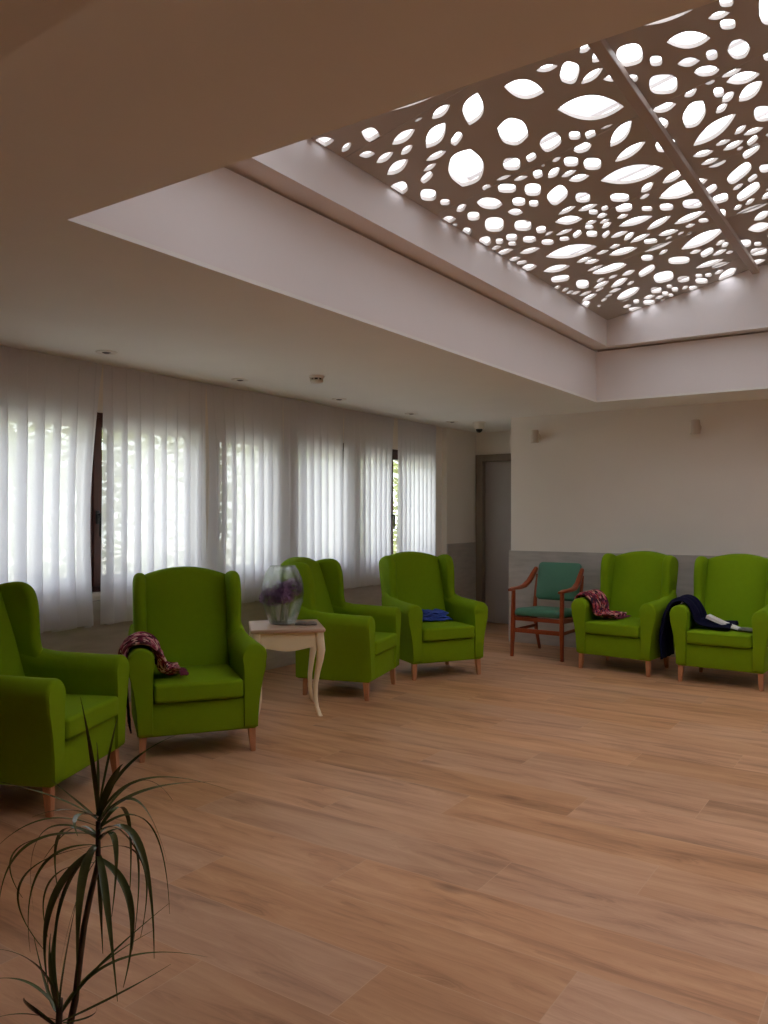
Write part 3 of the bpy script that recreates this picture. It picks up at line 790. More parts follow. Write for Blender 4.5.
def hole_poly(h, n=18):
    cx, cy, ax, ay, bx, by, kind = h
    pts = []
    if kind in 'LB':
        ex = 2.0 if kind == 'L' else 2.9
        for s in (1, -1):
            for i in range(n):
                t = 1 - 2 * i / n
                t *= s
                w = (1 - abs(t) ** ex) * s
                pts.append((cx + ax * t + bx * w, cy + ay * t + by * w))
    else:
        e = 2 / 2.9
        for i in range(2 * n):
            a = 2 * PI * i / (2 * n)
            ca, sa = math.cos(a), math.sin(a)
            u = math.copysign(abs(ca) ** e, ca)
            v = math.copysign(abs(sa) ** e, sa)
            pts.append((cx + ax * u + bx * v, cy + ay * u + by * v))
    return pts


def area(p):
    return 0.5 * abs(sum(p[i - 1][0] * p[i][1] - p[i][0] * p[i - 1][1] for i in range(len(p))))


rnd = random.Random(5)


def random_holes(x0, x1, y0, y1, taken):
    out = []
    todo = [(rnd.uniform(0.10, 0.19)) for _ in range(14)] + [rnd.uniform(0.05, 0.09) for _ in range(50)] + [rnd.uniform(0.022, 0.045) for _ in range(160)]
    for a in todo:
        for _ in range(30):
            cx, cy = rnd.uniform(x0 - 0.02, x1 + 0.02), rnd.uniform(y0, y1)
            asp = rnd.uniform(0.28, 0.45) if rnd.random() < 0.6 else rnd.uniform(0.55, 0.85)
            ang = rnd.gauss(-0.25, 0.45)
            ext = [(cx + math.cos(ang) * a * s, cy + math.sin(ang) * a * s) for s in (-0.75, -0.35, 0, 0.35, 0.75)]
            rr = a * max(0.3, asp * 0.8)
            if all((ex - tx) ** 2 + (ey - ty) ** 2 > (rr + tr + 0.012) ** 2 for ex, ey in ext for tx, ty, tr in taken):
                taken += [(ex, ey, rr) for ex, ey in ext]
                out.append((cx, cy, math.cos(ang) * a, math.sin(ang) * a, -math.sin(ang) * a * asp, math.cos(ang) * a * asp, 'L' if asp < 0.5 else 'R'))
                break
    return out


def taken_of(hs):
    r = []
    for h in hs:
        la = math.hypot(h[2], h[3])
        rr = max(0.012, math.hypot(h[4], h[5]) * 0.9)
        r += [(h[0] + h[2] * s, h[1] + h[3] * s, rr) for s in (-0.75, -0.35, 0, 0.35, 0.75)]
    return r


HOLES = [h for h in HOLES]
tk = taken_of(HOLES)
EXTRA = random_holes(IX0, -1.25, IY0, 3.05, tk) + random_holes(-1.19, -0.58, IY0, 3.2, tk)
EXTRA += [h for h in random_holes(-0.60, RIDGE, IY0, IY1, tk) + random_holes(-0.60, RIDGE, IY0, 4.7, tk)]
ALL_HOLES = HOLES + EXTRA
CA = math.cos(math.atan(PS))


def inside(pt, poly):
    r = False
    x, y = pt
    for i in range(len(poly)):
        (ax, ay), (bx, by) = poly[i - 1], poly[i]
        if (ay > y) != (by > y) and x < ax + (bx - ax) * (y - ay) / (by - ay):
            r = not r
    return r


def grow(p, d=0.004):
    if len(p) < 3:
        return p
    mx, my = sum(v[0] for v in p) / len(p), sum(v[1] for v in p) / len(p)
    out = []
    for x, y in p:
        l = math.hypot(x - mx, y - my) or 1
        out.append((x + (x - mx) / l * d, y + (y - my) / l * d))
    return out


def meets(a, b):
    if not a or not b:
        return False
    if max(v[0] for v in a) < min(v[0] for v in b) or max(v[0] for v in b) < min(v[0] for v in a):
        return False
    if max(v[1] for v in a) < min(v[1] for v in b) or max(v[1] for v in b) < min(v[1] for v in a):
        return False
    return any(inside(v, b) for v in a) or any(inside(v, a) for v in b)


def board(x0, x1, y0, y1, holes, label, mirror=False, group='perforated skylight boards'):
    cx, cy = (x0 + x1) / 2, (y0 + y1) / 2
    cu = bpy.data.curves.new('board_outline', 'CURVE')
    cu.dimensions = '2D'
    cu.fill_mode = 'BOTH'
    cu.extrude = 0.011

    def add(pts):
        sp = cu.splines.new('POLY')
        sp.points.add(len(pts) - 1)
        for q, (px, py) in zip(sp.points, pts):
            q.co = ((px - cx) / CA, py - cy, 0, 1)
        sp.use_cyclic_u = True
    add([(x0, y0), (x1, y0), (x1, y1), (x0, y1)])
    ml = 0.003
    kept = []
    for h in holes:
        for sc_ in (1.0, 0.85, 0.7, 0.55, 0):
            hh = (h[0], h[1], h[2] * sc_, h[3] * sc_, h[4] * sc_, h[5] * sc_, h[6])
            p = clip(hole_poly(hh), x0 + ml, x1 - ml, y0 + 0.007, y1 - 0.007) if sc_ else []
            g = grow(p)
            if not any(meets(g, k) for k in kept):
                break
        if len(p) > 2 and area(p) > 8e-5:
            q = [p[0]]
            for v in p[1:]:
                if (v[0] - q[-1][0]) ** 2 + (v[1] - q[-1][1]) ** 2 > 1e-7:
                    q.append(v)
            if len(q) > 2:
                add(q)
                kept.append(q)
    tmp = bpy.data.objects.new('board_outline', cu)
    COL.objects.link(tmp)
    dg = bpy.context.evaluated_depsgraph_get()
    me = bpy.data.meshes.new_from_object(tmp.evaluated_get(dg))
    bpy.data.objects.remove(tmp)
    bpy.data.curves.remove(cu)
    o = link('perforated_board', me, M['panel'])
    z = PZ + PS * (cx - IX0) + 0.013
    if mirror:
        o.location = (2 * RIDGE - cx, cy, z)
        o.rotation_euler = (0, math.atan(PS), 0)
        o.scale = (1, 1, 1)
    else:
        o.location = (cx, cy, z)
        o.rotation_euler = (0, -math.atan(PS), 0)
    tag(o, label, 'ceiling board', group)
    return o


SEAM = [IY0, 2.42, 3.37, 4.32, 5.27, 6.22, 7.17, IY1]
ORD = ['nearest the camera', 'second from the near end', 'third from the near end', 'fourth from the near end', 'third from the back wall end', 'second from the back wall end', 'short one against the back of the well']
BX = -1.22
for r in range(7):
    board(IX0 + 0.004, BX - 0.003, SEAM[r] + 0.002, SEAM[r + 1] - 0.002, ALL_HOLES, 'leaf-holed skylight board left of the beam, ' + ORD[r])
    board(BX + 0.003, RIDGE - 0.003, SEAM[r] + 0.002, SEAM[r + 1] - 0.002, ALL_HOLES, 'leaf-holed skylight board right of the beam, ' + ORD[r])
far = []
for r in range(7):
    m = board(IX0 + 0.004, RIDGE - 0.003, SEAM[r] + 0.002, SEAM[r + 1] - 0.002, ALL_HOLES, 'taupe skylight board on the far slope outside the view', True, 'boards on the far slope')

bm = bmesh.new()
zb = PZ + PS * (BX - IX0)
box(bm, BX - 0.030, BX + 0.030, IY0, IY1, zb - 0.052, zb - 0.010, bev=0.004)
tag(obj('skylight_beam', bm, M['beam']), 'slim taupe metal beam running under the perforated skylight boards', 'beam')

# ------------------------------------------------------------------ sheer curtains
CX = -4.97
zr = ZC - 0.022
tag(obj('curtain_rail', boxes((CX - 0.045, CX - 0.030, 2.4, 8.55, zr, ZC), bev=0.003), M['white_plastic']), 'slim white curtain rail along the ceiling above the windows', 'curtain rail')


def curtain(name, y0, y1, zb, lam, label, seed, edge0=0.0, edge1=0.0, amp=0.018):
    """gathered sheer: deep folds below, small pinched folds in the heading; edges may hang inward at mid height"""
    rd = random.Random(seed)
    n = max(2, int(round((y1 - y0) / lam)))
    per = 22
    cols = n * per
    rows = 26
    amps = [rd.uniform(0.7, 1.15) for _ in range(n + 1)]
    shift = [rd.uniform(-0.16, 0.16) for _ in range(n + 1)]
    bm = bmesh.new()
    uvl = bm.loops.layers.uv.new('UVMap')
    grid = []
    for r in range(rows + 1):
        v = r / rows
        z = ZC - 0.006 - v * (ZC - zb)
        deep = 0.45 + 0.55 * min(1, v * 5) if v < 0.2 else 1.0 + 0.12 * (v - 0.2)
        rowv = []
        for c in range(cols + 1):
            u = c / cols
            p = u * n
            k = min(n - 1, int(p))
            f = p - k
            s = shift[k] * (1 - f) + shift[k + 1] * f
            a = amps[k] * (1 - f) + amps[k + 1] * f
            ph = 2 * PI * (p + s * v)
            y = y0 + (y1 - y0) * u
            y += (y1 - y0) / n * 0.37 * math.sin(ph) * (0.75 + 0.25 * min(1, v * 3)) * min(1.12, a) * 1.12
            y += edge0 * math.sin(PI * min(1, v * 1.05)) * (1 - u) ** 2 + edge1 * math.sin(PI * min(1, v * 1.05) * 0.75) * u ** 2
            x = CX + amp * a * deep * math.sin(ph)
            zz = z
            if r == rows:
                zz += 0.006 * math.sin(ph * 0.5 + seed) + 0.004 * math.sin(ph)
            rowv.append(bm.verts.new((x, y, zz)))
        grid.append(rowv)
    for r in range(rows):
        for c in range(cols):
            bm.faces.new((grid[r][c], grid[r][c + 1], grid[r + 1][c + 1], grid[r + 1][c]))
    me = bpy.data.meshes.new(name)
    bm.to_mesh(me)
    bm.free()
    me.shade_smooth()
    o = link(name, me, M['sheer'])
    tag(o, label, 'curtain', 'sheer curtains along the window wall')
    # heading: a doubled band of the same voile gathered at the top, and a folded bottom hem
    for nm, za, zc_, off in (('heading_band', ZC - 0.008, ZC - 0.10, 0.004), ('hem', zb + 0.075, zb + 0.004, 0.003)):
        bm = bmesh.new()
        g2 = []
        for z in (za, zc_):
            v = (ZC - 0.006 - z) / (ZC - zb)
            deep = 0.45 + 0.55 * min(1, v * 5) if v < 0.2 else 1.0 + 0.12 * (v - 0.2)
            rowv = []
            for c in range(cols + 1):
                u = c / cols
                p = u * n
                k = min(n - 1, int(p))
                f = p - k
                s = shift[k] * (1 - f) + shift[k + 1] * f
                a = amps[k] * (1 - f) + amps[k + 1] * f
                ph = 2 * PI * (p + s * v)
                y = y0 + (y1 - y0) * u
                y += (y1 - y0) / n * 0.37 * math.sin(ph) * (0.75 + 0.25 * min(1, v * 3)) * min(1.12, a) * 1.12
                y += edge0 * math.sin(PI * min(1, v * 1.05)) * (1 - u) ** 2 + edge1 * math.sin(PI * min(1, v * 1.05) * 0.75) * u ** 2
                rowv.append(bm.verts.new((CX + amp * a * deep * math.sin(ph) + off, y, z)))
            g2.append(rowv)
        for c in range(cols):
            bm.faces.new((g2[0][c], g2[0][c + 1], g2[1][c + 1], g2[1][c]))
        me = bpy.data.meshes.new(nm)
        bm.to_mesh(me)
        bm.free()
        me.shade_smooth()
        link(nm, me, M['sheer'], o)
    return o


curtain('sheer_curtain', 2.50, 3.712, 0.635, 0.13, 'white sheer curtain at the left edge, left of the exposed dark window frame with handle', 2, 0, -0.085)
curtain('sheer_curtain', 3.722, 4.725, 0.635, 0.12, 'white sheer curtain just right of the exposed dark window frame with handle', 3, 0.0, -0.02)
curtain('sheer_curtain', 4.73, 5.69, 0.665, 0.115, 'white sheer curtain behind the glass vase, third curtain from the left', 4, 0.05, 0.0)
curtain('sheer_curtain', 5.70, 6.635, 0.665, 0.11, 'white sheer curtain behind the armchair beside the table, fourth from the left', 5, 0.0, 0.0)
curtain('sheer_curtain', 6.645, 7.58, 0.675, 0.11, 'white sheer curtain second from the door end, left of the narrow dark gap', 6, 0.0, -0.05)
curtain('sheer_curtain', 7.66, 8.52, 0.675, 0.10, 'white sheer curtain at the far end, nearest the grey door', 7, 0.02, 0.0)

# ------------------------------------------------------------------ outdoors
structure(obj('ground', boxes((-40, XL - 0.3, -30, 40, -0.4, -0.25)), M['ground']))


def tree(x, y, h, crown, label, seed):
    rd = random.Random(seed)
    t = thing('garden_tree', label, 'tree', (x, y, -0.25), rd.uniform(0, 6), 'garden trees outside the windows')
    bm = bmesh.new()
    tube(bm, [(0, 0, 0), (0.05, 0.03, h * 0.35), (0.0, 0.1, h * 0.7)], [0.14, 0.11, 0.05], 10)
    for k in range(5):
        a = k * 1.26
        tube(bm, [(0.04, 0.03, h * (0.3 + 0.07 * k)), (math.cos(a) * crown * 0.5, math.sin(a) * crown * 0.5, h * (0.5 + 0.06 * k))], [0.05, 0.02], 7)
    obj('trunk', bm, M['trunk'], t, smooth=True)
    bm = bmesh.new()
    cl = [(rd.gauss(0, crown * 0.42), rd.gauss(0, crown * 0.42), h * rd.uniform(0.28, 1.0)) for _ in range(26)]
    for _ in range(2600):
        c = rd.choice(cl)
        p = Vector((c[0] + rd.gauss(0, 0.26), c[1] + rd.gauss(0, 0.26), max(0.15, c[2] + rd.gauss(0, 0.22))))
        s = rd.uniform(0.05, 0.10)
        q = Matrix.Rotation(rd.uniform(0, 6.28), 3, 'Z') @ Matrix.Rotation(rd.uniform(-1.2, 1.2), 3, 'X')
        vv = [bm.verts.new(p + q @ Vector(w)) for w in ((-s, 0, 0), (0, -s * 0.45, 0.01), (s, 0, 0), (0, s * 0.45, 0.01))]
        bm.faces.new(vv)
    f = obj('foliage', bm, M['foliage'], t)
    return t


tree(-10.2, 3.2, 3.6, 1.3, 'leafy green garden tree outside, behind the leftmost sheer curtain', 1)
tree(-13.5, 8.6, 4.2, 1.5, 'leafy green garden tree outside, behind the second sheer curtain', 2)
tree(-9.8, 11.6, 4.0, 1.4, 'leafy green garden tree outside, behind the curtain by the glass vase', 3)
tree(-13.2, 16.2, 4.4, 1.6, 'leafy green garden tree outside, behind the fourth sheer curtain', 4)
tree(-8.7, 17.2, 3.8, 1.4, 'leafy green garden tree outside, behind the narrow gap near the far end', 5)
tree(-11.6, 23.0, 4.4, 1.7, 'leafy green garden tree outside, behind the far end curtain', 6)

hd = thing('garden_hedge', 'tall pale green garden hedge beyond the trees outside the windows', 'hedge', (-17.0, 14.0, -0.25))
rd = random.Random(9)
bm = bmesh.new()
for _ in range(9000):
    y = rd.uniform(-22, 26)
    top = 4.6 + 0.5 * noise.noise(Vector((y * 0.4, 0, 0))) + 0.3 * noise.noise(Vector((y * 1.7, 3, 0)))
    p = Vector((rd.uniform(-0.9, 0.9), y, rd.uniform(0.05, top)))
    sz = rd.uniform(0.12, 0.24)
    q = Matrix.Rotation(rd.uniform(0, 6.28), 3, 'Z') @ Matrix.Rotation(rd.uniform(0.3, 1.5), 3, 'X')
    bm.faces.new([bm.verts.new(p + q @ Vector(w)) for w in ((-sz, 0, 0), (0, -sz * 0.55, 0.02), (sz, 0, 0), (0, sz * 0.55, 0.02))])
obj('foliage', bm, M['hedge'], hd)
bm = bmesh.new()
for k in range(24):
    y = -21.5 + 2 * k
    tube(bm, [(0, y, 0), (rd.uniform(-.1, .1), y + rd.uniform(-.2, .2), 2.0), (rd.uniform(-.3, .3), y + rd.uniform(-.4, .4), 3.8)], [0.08, 0.06, 0.02], 7)
obj('stems', bm, M['trunk'], hd, smooth=True)

# ------------------------------------------------------------------ wing armchair (faces local -Y)
def arm_profile(rad=0.076, cx=0.328, cz=0.578, inner=0.262):
    pts = [(inner, 0.150), (inner, 0.30), (inner, 0.47), (inner - 0.004, 0.53)]
    for k in range(15):
        a = R(190 - k * 15)
        pts.append((cx + rad * math.cos(a), cz + rad * math.sin(a)))
    pts += [(0.398, 0.515), (0.384, 0.46), (0.368, 0.38), (0.356, 0.29), (0.350, 0.20), (0.348, 0.150)]
    return pts


def arm_bm(s):
    """side panel with rolled arm; the roll rises a little and narrows towards the wing"""
    prof = arm_profile()
    gx, gz = 0.315, 0.42
    secs = []
    for y, k in ((-0.385, 0.93), (-0.378, 0.975), (-0.364, 1.0), (-0.30, 1), (-0.22, 1), (-0.14, 1), (-0.06, 1), (0.02, 1), (0.09, 1), (0.15, 1), (0.20, 1), (0.245, 1), (0.25, 0.97)):
        t = min(1, max(0, (y + 0.30) / 0.40))
        rise = 0.014 * t + 0.040 * max(0, (y - 0.0) / 0.2) ** 1.8
        ring = []
        for x, z in prof:
            w = min(1, max(0, (z - 0.36) / 0.2))
            w = w * w * (3 - 2 * w)
            xx = x
            if x > 0.348:
                xx = 0.348 + (x - 0.348) * (1 - 0.62 * t)
            zz = z + rise * w
            ring.append((s * (gx + (xx - gx) * k), y, gz + (zz - gz) * (k if k < 1 else 1)))
        secs.append(ring)
    bm = bmesh.new()
    loft(bm, secs)
    return bm


def smooth_outline(pts, it=2):
    """Chaikin corner cutting of a closed outline"""
    for _ in range(it):
        q = []
        n = len(pts)
        for i in range(n):
            a, b = pts[i], pts[(i + 1) % n]
            q.append((a[0] * 0.75 + b[0] * 0.25, a[1] * 0.75 + b[1] * 0.25))
            q.append((a[0] * 0.25 + b[0] * 0.75, a[1] * 0.25 + b[1] * 0.75))
        pts = q
    return pts


def wing_bm(s):
    out = [(0.27, 0.40), (0.14, 0.44), (0.05, 0.52), (0.045, 0.615), (0.085, 0.665), (0.103, 0.73), (0.108, 0.82), (0.115, 0.93),
           (0.14, 1.015), (0.20, 1.055), (0.29, 1.05), (0.385, 1.022), (0.425, 0.97), (0.365, 0.75)]
    out = smooth_outline(out, 2)
    bm = bmesh.new()
    prism(bm, out, 'x', 0.258, 0.335, bev=0.035, seg=6)
    for v in bm.verts:
        # the wing leans outward a little at its front edge and top
        f = max(0, (0.30 - v.co.y)) * max(0, min(1, (v.co.z - 0.55) / 0.3))
        v.co.x += 0.04 * f
        if v.co.z < 0.62 and v.co.x > 0.32:
            v.co.x = 0.32 + (v.co.x - 0.32) * 0.6
        v.co.x *= s
    return bm


def back_bm():
    n = 14
    out = [(-0.275, 0.15), (0.275, 0.15)]
    for k in range(n + 1):
        x = 0.275 - 0.55 * k / n
        out.append((x, 1.022 + 0.055 * (1 - (x / 0.275) ** 2)))
    bm = bmesh.new()
    prism(bm, out, 'y', 0.0, 0.135, bev=0.038, seg=5)
    # more loops so that the back can bow
    es = [e for e in bm.edges if abs(e.verts[0].co.z - e.verts[1].co.z) > 0.3]
    bmesh.ops.subdivide_edges(bm, edges=es, cuts=6, use_grid_fill=True)
    for v in bm.verts:
        z = v.co.z
        v.co.y += 0.122 + 0.305 * max(0, z - 0.40) - 0.03 * max(0, 0.4 - z)
        if v.co.y < 0.16 + 0.28 * (z - 0.4):
            v.co.y -= 0.012 * math.sin(PI * min(1, max(0, (z - 0.4) / 0.62)))
    return bm


def cushion_bm():
    bm = bmesh.new()
    box(bm, -0.258, 0.258, -0.398, 0.20, 0.338, 0.446, bev=0.0)
    bmesh.ops.subdivide_edges(bm, edges=list(bm.edges), cuts=5, use_grid_fill=True)
    es = [e for e in bm.edges if len(e.link_faces) == 2 and e.link_faces[0].normal.angle(e.link_faces[1].normal) > 1.0]
    bmesh.ops.bevel(bm, geom=es, offset=0.020, segments=4, affect='EDGES', profile=0.5)
    for v in bm.verts:
        if v.co.z > 0.39:
            v.co.z += 0.016 * (1 - (v.co.x / 0.26) ** 2) * max(0, 1 - ((v.co.y + 0.1) / 0.30) ** 2)
        if v.co.y < -0.38:
            v.co.y -= 0.006 * (1 - (v.co.x / 0.26) ** 2)
    return bm


def chair_leg(x, y, sx, sy):
    bm = bmesh.new()
    secs = []
    for z, h, o in ((0.0, 0.0135, 1.0), (0.004, 0.015, 1.0), (0.08, 0.0185, 0.5), (0.145, 0.0215, 0.0)):
        cx, cy = x + sx * 0.006 * o, y + sy * 0.010 * o
        secs.append([(cx - h, cy - h, z), (cx + h, cy - h, z), (cx + h, cy + h, z), (cx - h, cy + h, z)])
    loft(bm, secs)
    bmesh.ops.bevel(bm, geom=[e for e in bm.edges if abs(e.verts[0].co.z - e.verts[1].co.z) > 0.02], offset=0.004, segments=2, affect='EDGES')
    return bm


def make_armchair():
    t = thing('wing_armchair', 'x', 'armchair', group='green wing armchairs')
    fa = M['fabric']
    obj('seat_base', boxes((-0.345, 0.345, -0.368, 0.245, 0.140, 0.335), bev=0.014, seg=3), fa, t, angle=40)
    obj('seat_cushion', cushion_bm(), fa, t, angle=50)
    for s in (-1, 1):
        obj('arm', arm_bm(s), fa, t, angle=42)
    obj('backrest', back_bm(), fa, t, angle=50)
    for s in (-1, 1):
        obj('wing', wing_bm(s), fa, t, smooth=True)
    for x, y, sx, sy in ((-0.316, -0.332, -1, -1), (0.316, -0.332, 1, -1), (-0.285, 0.185, -1, 1), (0.285, 0.185, 1, 1)):
        obj('leg', chair_leg(x, y, sx, sy), M['leg_wood'], t, angle=30)
    return t


CH = {  # midpoint between the front feet, facing direction
    'A': ((-3.572, 2.566), (0.906, 0.424), 'green wing armchair at the left edge, turned right, nearest the camera'),
    'B': ((-3.568, 3.337), (0.81, -0.58), 'green wing armchair with a pink scarf on its arm, left of the cream table'),
    'C': ((-3.645, 5.37), (0.966, 0.257), 'green wing armchair in profile just right of the cream side table'),
    'D': ((-3.50, 6.19), (0.85, -0.53), 'green wing armchair with a blue folded cloth on its seat'),
    'E': ((-2.355, 7.235), (-0.09, -0.996), 'green wing armchair beside the wooden chair, with a berry coloured scarf on its arm'),
    'F': ((-1.430, 7.145), (-0.04, -1.0), 'green wing armchair at the right edge with a navy garment and magazine'),
}
MAT = {}
proto = make_armchair()
FRONT = -0.342
for i, (k, ((mx, my), (dx, dy), lab)) in enumerate(CH.items()):
    o = proto if i == 0 else copy_tree(proto)
    ln = math.hypot(dx, dy)
    dx, dy = dx / ln, dy / ln
    rz = math.atan2(dx, -dy)
    o.location = (mx + dx * FRONT, my + dy * FRONT, 0)
    o.rotation_euler = (0, 0, rz)
    o['label'] = lab
    MAT[k] = Matrix.Translation(o.location) @ Matrix.Rotation(rz, 4, 'Z')

# ------------------------------------------------------------------ cloths draped on the armchairs
def drape(name, mat, frame, path, y0, y1, label, cat, seed, thick=0.008, wr=0.012, spread=None, fringe=False, nu=70, nv=34):
    """cloth laid along a path of (x, z) points over an arm; y0..y1 is its width, wrinkled"""
    rd = random.Random(seed)
    P = [Vector((p[0], 0, p[1])) for p in path]
    # resample by length with Catmull-Rom
    dense = []
    for i in range(len(P) - 1):
        a, b, c, d = P[max(0, i - 1)], P[i], P[i + 1], P[min(len(P) - 1, i + 2)]
        for k in range(24):
            t = k / 24
            dense.append(0.5 * ((2 * b) + (c - a) * t + (2 * a - 5 * b + 4 * c - d) * t * t + (3 * b - a - 3 * c + d) * t ** 3))
    dense.append(P[-1])
    L = [0]
    for a, b in zip(dense[:-1], dense[1:]):
        L.append(L[-1] + (b - a).length)
    rows = []
    j = 0
    for i in range(nu + 1):
        s = L[-1] * i / nu
        while j < len(L) - 2 and L[j + 1] < s:
            j += 1
        f = (s - L[j]) / max(1e-9, L[j + 1] - L[j])
        p = dense[j].lerp(dense[j + 1], f)
        tg = (dense[min(j + 1, len(dense) - 1)] - dense[max(j - 1, 0)]).normalized()
        rows.append((p, Vector((-tg.z, 0, tg.x)), i / nu))
    bm = bmesh.new()
    uvl = bm.loops.layers.uv.new('UVMap')
    g = []
    ph = rd.uniform(0, 9)
    for p, nrm, u in rows:
        a, b = y0, y1
        if spread:
            a, b = spread(u, y0, y1)
        row = []
        for k in range(nv + 1):
            v = k / nv
            y = a + (b - a) * v
            y += 0.012 * noise.noise(Vector((u * 6, v * 3, ph)))
            fold = math.sin(v * 2 * PI * 3.2 + ph + 1.3 * math.sin(u * 5)) * 0.5 + 0.5
            fold += 0.9 * (noise.noise(Vector((u * 7, v * 5, ph + 3))) * 0.5 + 0.5)
            d = 0.008 + wr * fold * min(1, 0.15 + u * 6)
            q = p + nrm * d
            row.append(bm.verts.new((q.x, y, q.z)))
        g.append(row)
    for i in range(nu):
        for k in range(nv):
            f = bm.faces.new((g[i][k], g[i][k + 1], g[i + 1][k + 1], g[i + 1][k]))
            for lp, (uu, vv) in zip(f.loops, ((i, k), (i, k + 1), (i + 1, k + 1), (i + 1, k))):
                lp[uvl].uv = (uu / nu, vv / nv)
    me = bpy.data.meshes.new(name)
    bm.to_mesh(me)
    bm.free()
    me.shade_smooth()
    o = link(name, me, mat)
    md = o.modifiers.new('thickness', 'SOLIDIFY')
    md.thickness = thick
    md.offset = 1.0
    base = frame @ Vector((path[len(path) // 2][0], (y0 + y1) / 2, 0))
    o.matrix_world = frame
    tag(o, label, cat)
    if fringe:
        fb = bmesh.new()
        for k in range(0, nv + 1):
            for row in (g_end for g_end in (len(rows) - 1,)):
                p, nrm, u = rows[row]
                a, b = spread(u, y0, y1) if spread else (y0, y1)
                y = a + (b - a) * k / nv
                tg = Vector((nrm.z, 0, -nrm.x))
                st = Vector((p.x, y, p.z)) + nrm * 0.016
                tube(fb, [st, st + tg * 0.02 + Vector((0, rd.uniform(-.01, .01), 0.004)), st + tg * rd.uniform(0.035, 0.055) + Vector((0, rd.uniform(-.015, .015), 0))], [0.003, 0.0028, 0.002], 5)
        obj('fringe', fb, M['fringe'], o, smooth=True)
    return o


OVER = [(-0.405, 0.58), (-0.38, 0.635), (-0.33, 0.660), (-0.28, 0.64), (-0.248, 0.58), (-0.240, 0.52)]
drape('scarf', M['scarf'], MAT['B'], [(-0.384, 0.50), (-0.392, 0.56)] + OVER[1:] + [(-0.215, 0.478), (-0.16, 0.462), (-0.10, 0.462)], -0.345, -0.15,
      'pink and maroon woven scarf over the arm of the second armchair from left', 'scarf', 3, thick=0.012, wr=0.036,
      spread=lambda u, a, b: (a + 0.03 * math.sin(u * 9) + 0.02, b + 0.02 * math.sin(u * 6) + 0.30 * max(0, min(0.6, u) - 0.15) - 0.25 * max(0, u - 0.75)), fringe=True)
drape('scarf', M['scarf2'], MAT['E'], [(-0.378, 0.34), (-0.39, 0.44), (-0.402, 0.52)] + OVER + [(-0.20, 0.475), (-0.10, 0.464), (-0.02, 0.464)], -0.30, 0.03,
      'berry and black flecked scarf over the arm of the armchair beside the wooden chair', 'scarf', 8, thick=0.012, wr=0.030,
      spread=lambda u, a, b: (a + 0.03 * math.sin(u * 7), b - 0.06 * max(0, u - 0.6)), fringe=True)
drape('cardigan', M['navy'], MAT['F'], [(-0.480, 0.17), (-0.480, 0.28), (-0.465, 0.40), (-0.450, 0.50), (-0.420, 0.58), (-0.390, 0.645), (-0.33, 0.672), (-0.275, 0.645), (-0.240, 0.58), (-0.220, 0.51), (-0.16, 0.475), (-0.05, 0.462), (0.07, 0.462)], -0.33, 0.02,
      'navy blue knitted garment hanging over the arm between the two right armchairs', 'garment', 12, thick=0.014, wr=0.030,
      spread=lambda u, a, b: (a + 0.03 * math.sin(u * 3) - 0.05 * max(0, 0.3 - u), b))
drape('shawl', M['black_wool'], MAT['B'], [(-0.374, 0.16), (-0.380, 0.25), (-0.388, 0.36), (-0.392, 0.42)], -0.31, -0.14,
      'black cloth hanging in the gap between the two leftmost armchairs', 'cloth', 21, wr=0.006)

# blue cloth folded into soft layers on the seat of the far left-wall armchair
bm = bmesh.new()
rd = random.Random(4)
for layer in range(4):
    z0 = 0.466 + layer * 0.021
    x0, x1 = -0.13 + 0.012 * layer, 0.20 + rd.uniform(-0.03, 0.03) - 0.02 * layer
    y0, y1 = -0.13 + 0.015 * layer, 0.10
    sec = []
    nn = 18
    for i in range(nn + 1):
        x = x0 + (x1 - x0) * i / nn
        w = 0.006 * math.sin(i * 0.9 + layer * 1.7) + 0.016 * noise.noise(Vector((x * 9, layer * 2.0, 1)))
        yy0 = y0 + 0.02 * noise.noise(Vector((x * 7, layer * 3.1, 5)))
        ring = []
        for k in range(16):
            a = 2 * PI * k / 16
            cy, cz = (yy0 + y1) / 2, z0 + 0.011 + w
            ring.append((x, cy + math.copysign(abs(math.cos(a)) ** 0.5, math.cos(a)) * (y1 - yy0) / 2, cz + math.sin(a) * 0.0125 * (0.6 if i in (0, nn) else 1)))
        sec.append(ring)
    loft(bm, sec)
o = obj('folded_cloth', bm, M['blue'], smooth=True)
o.matrix_world = MAT['D']
tag(o, 'blue fleece cloth folded on the seat of the armchair near the door', 'cloth')

# magazine lying open: one half propped on the navy garment, the other flat on the seat
mg = thing('magazine', 'open magazine, white half propped on the navy garment, on the right armchair seat', 'magazine')
mg.matrix_world = MAT['F'] @ Matrix.Translation((0.125, -0.20, 0.464))
bm = bmesh.new()
prism(bm, [(0.0, 0.0), (0.002, 0.014), (-0.13, 0.058), (-0.25, 0.110), (-0.260, 0.084), (-0.13, 0.036)], 'y', -0.06, 0.05)
obj('left_pages', bm, M['paper'], mg)
bm = bmesh.new()
prism(bm, [(0.002, 0.0), (0.002, 0.016), (0.05, 0.017), (0.125, 0.009), (0.128, 0.0)], 'y', -0.06, 0.05)
obj('right_pages', bm, M['print'], mg)

# ------------------------------------------------------------------ cream side table
TZ = 0.625
tb = thing('side_table', 'small cream side table with curved legs and washed oak top', 'table', (-3.895, 4.495, 0), R(45))
HW = 0.262
bm = boxes((-HW, HW, -HW, HW, TZ - 0.028, TZ), bev=0.009, seg=3)
obj('tabletop', bm, M['table_top'], tb, angle=50)
HA = 0.225


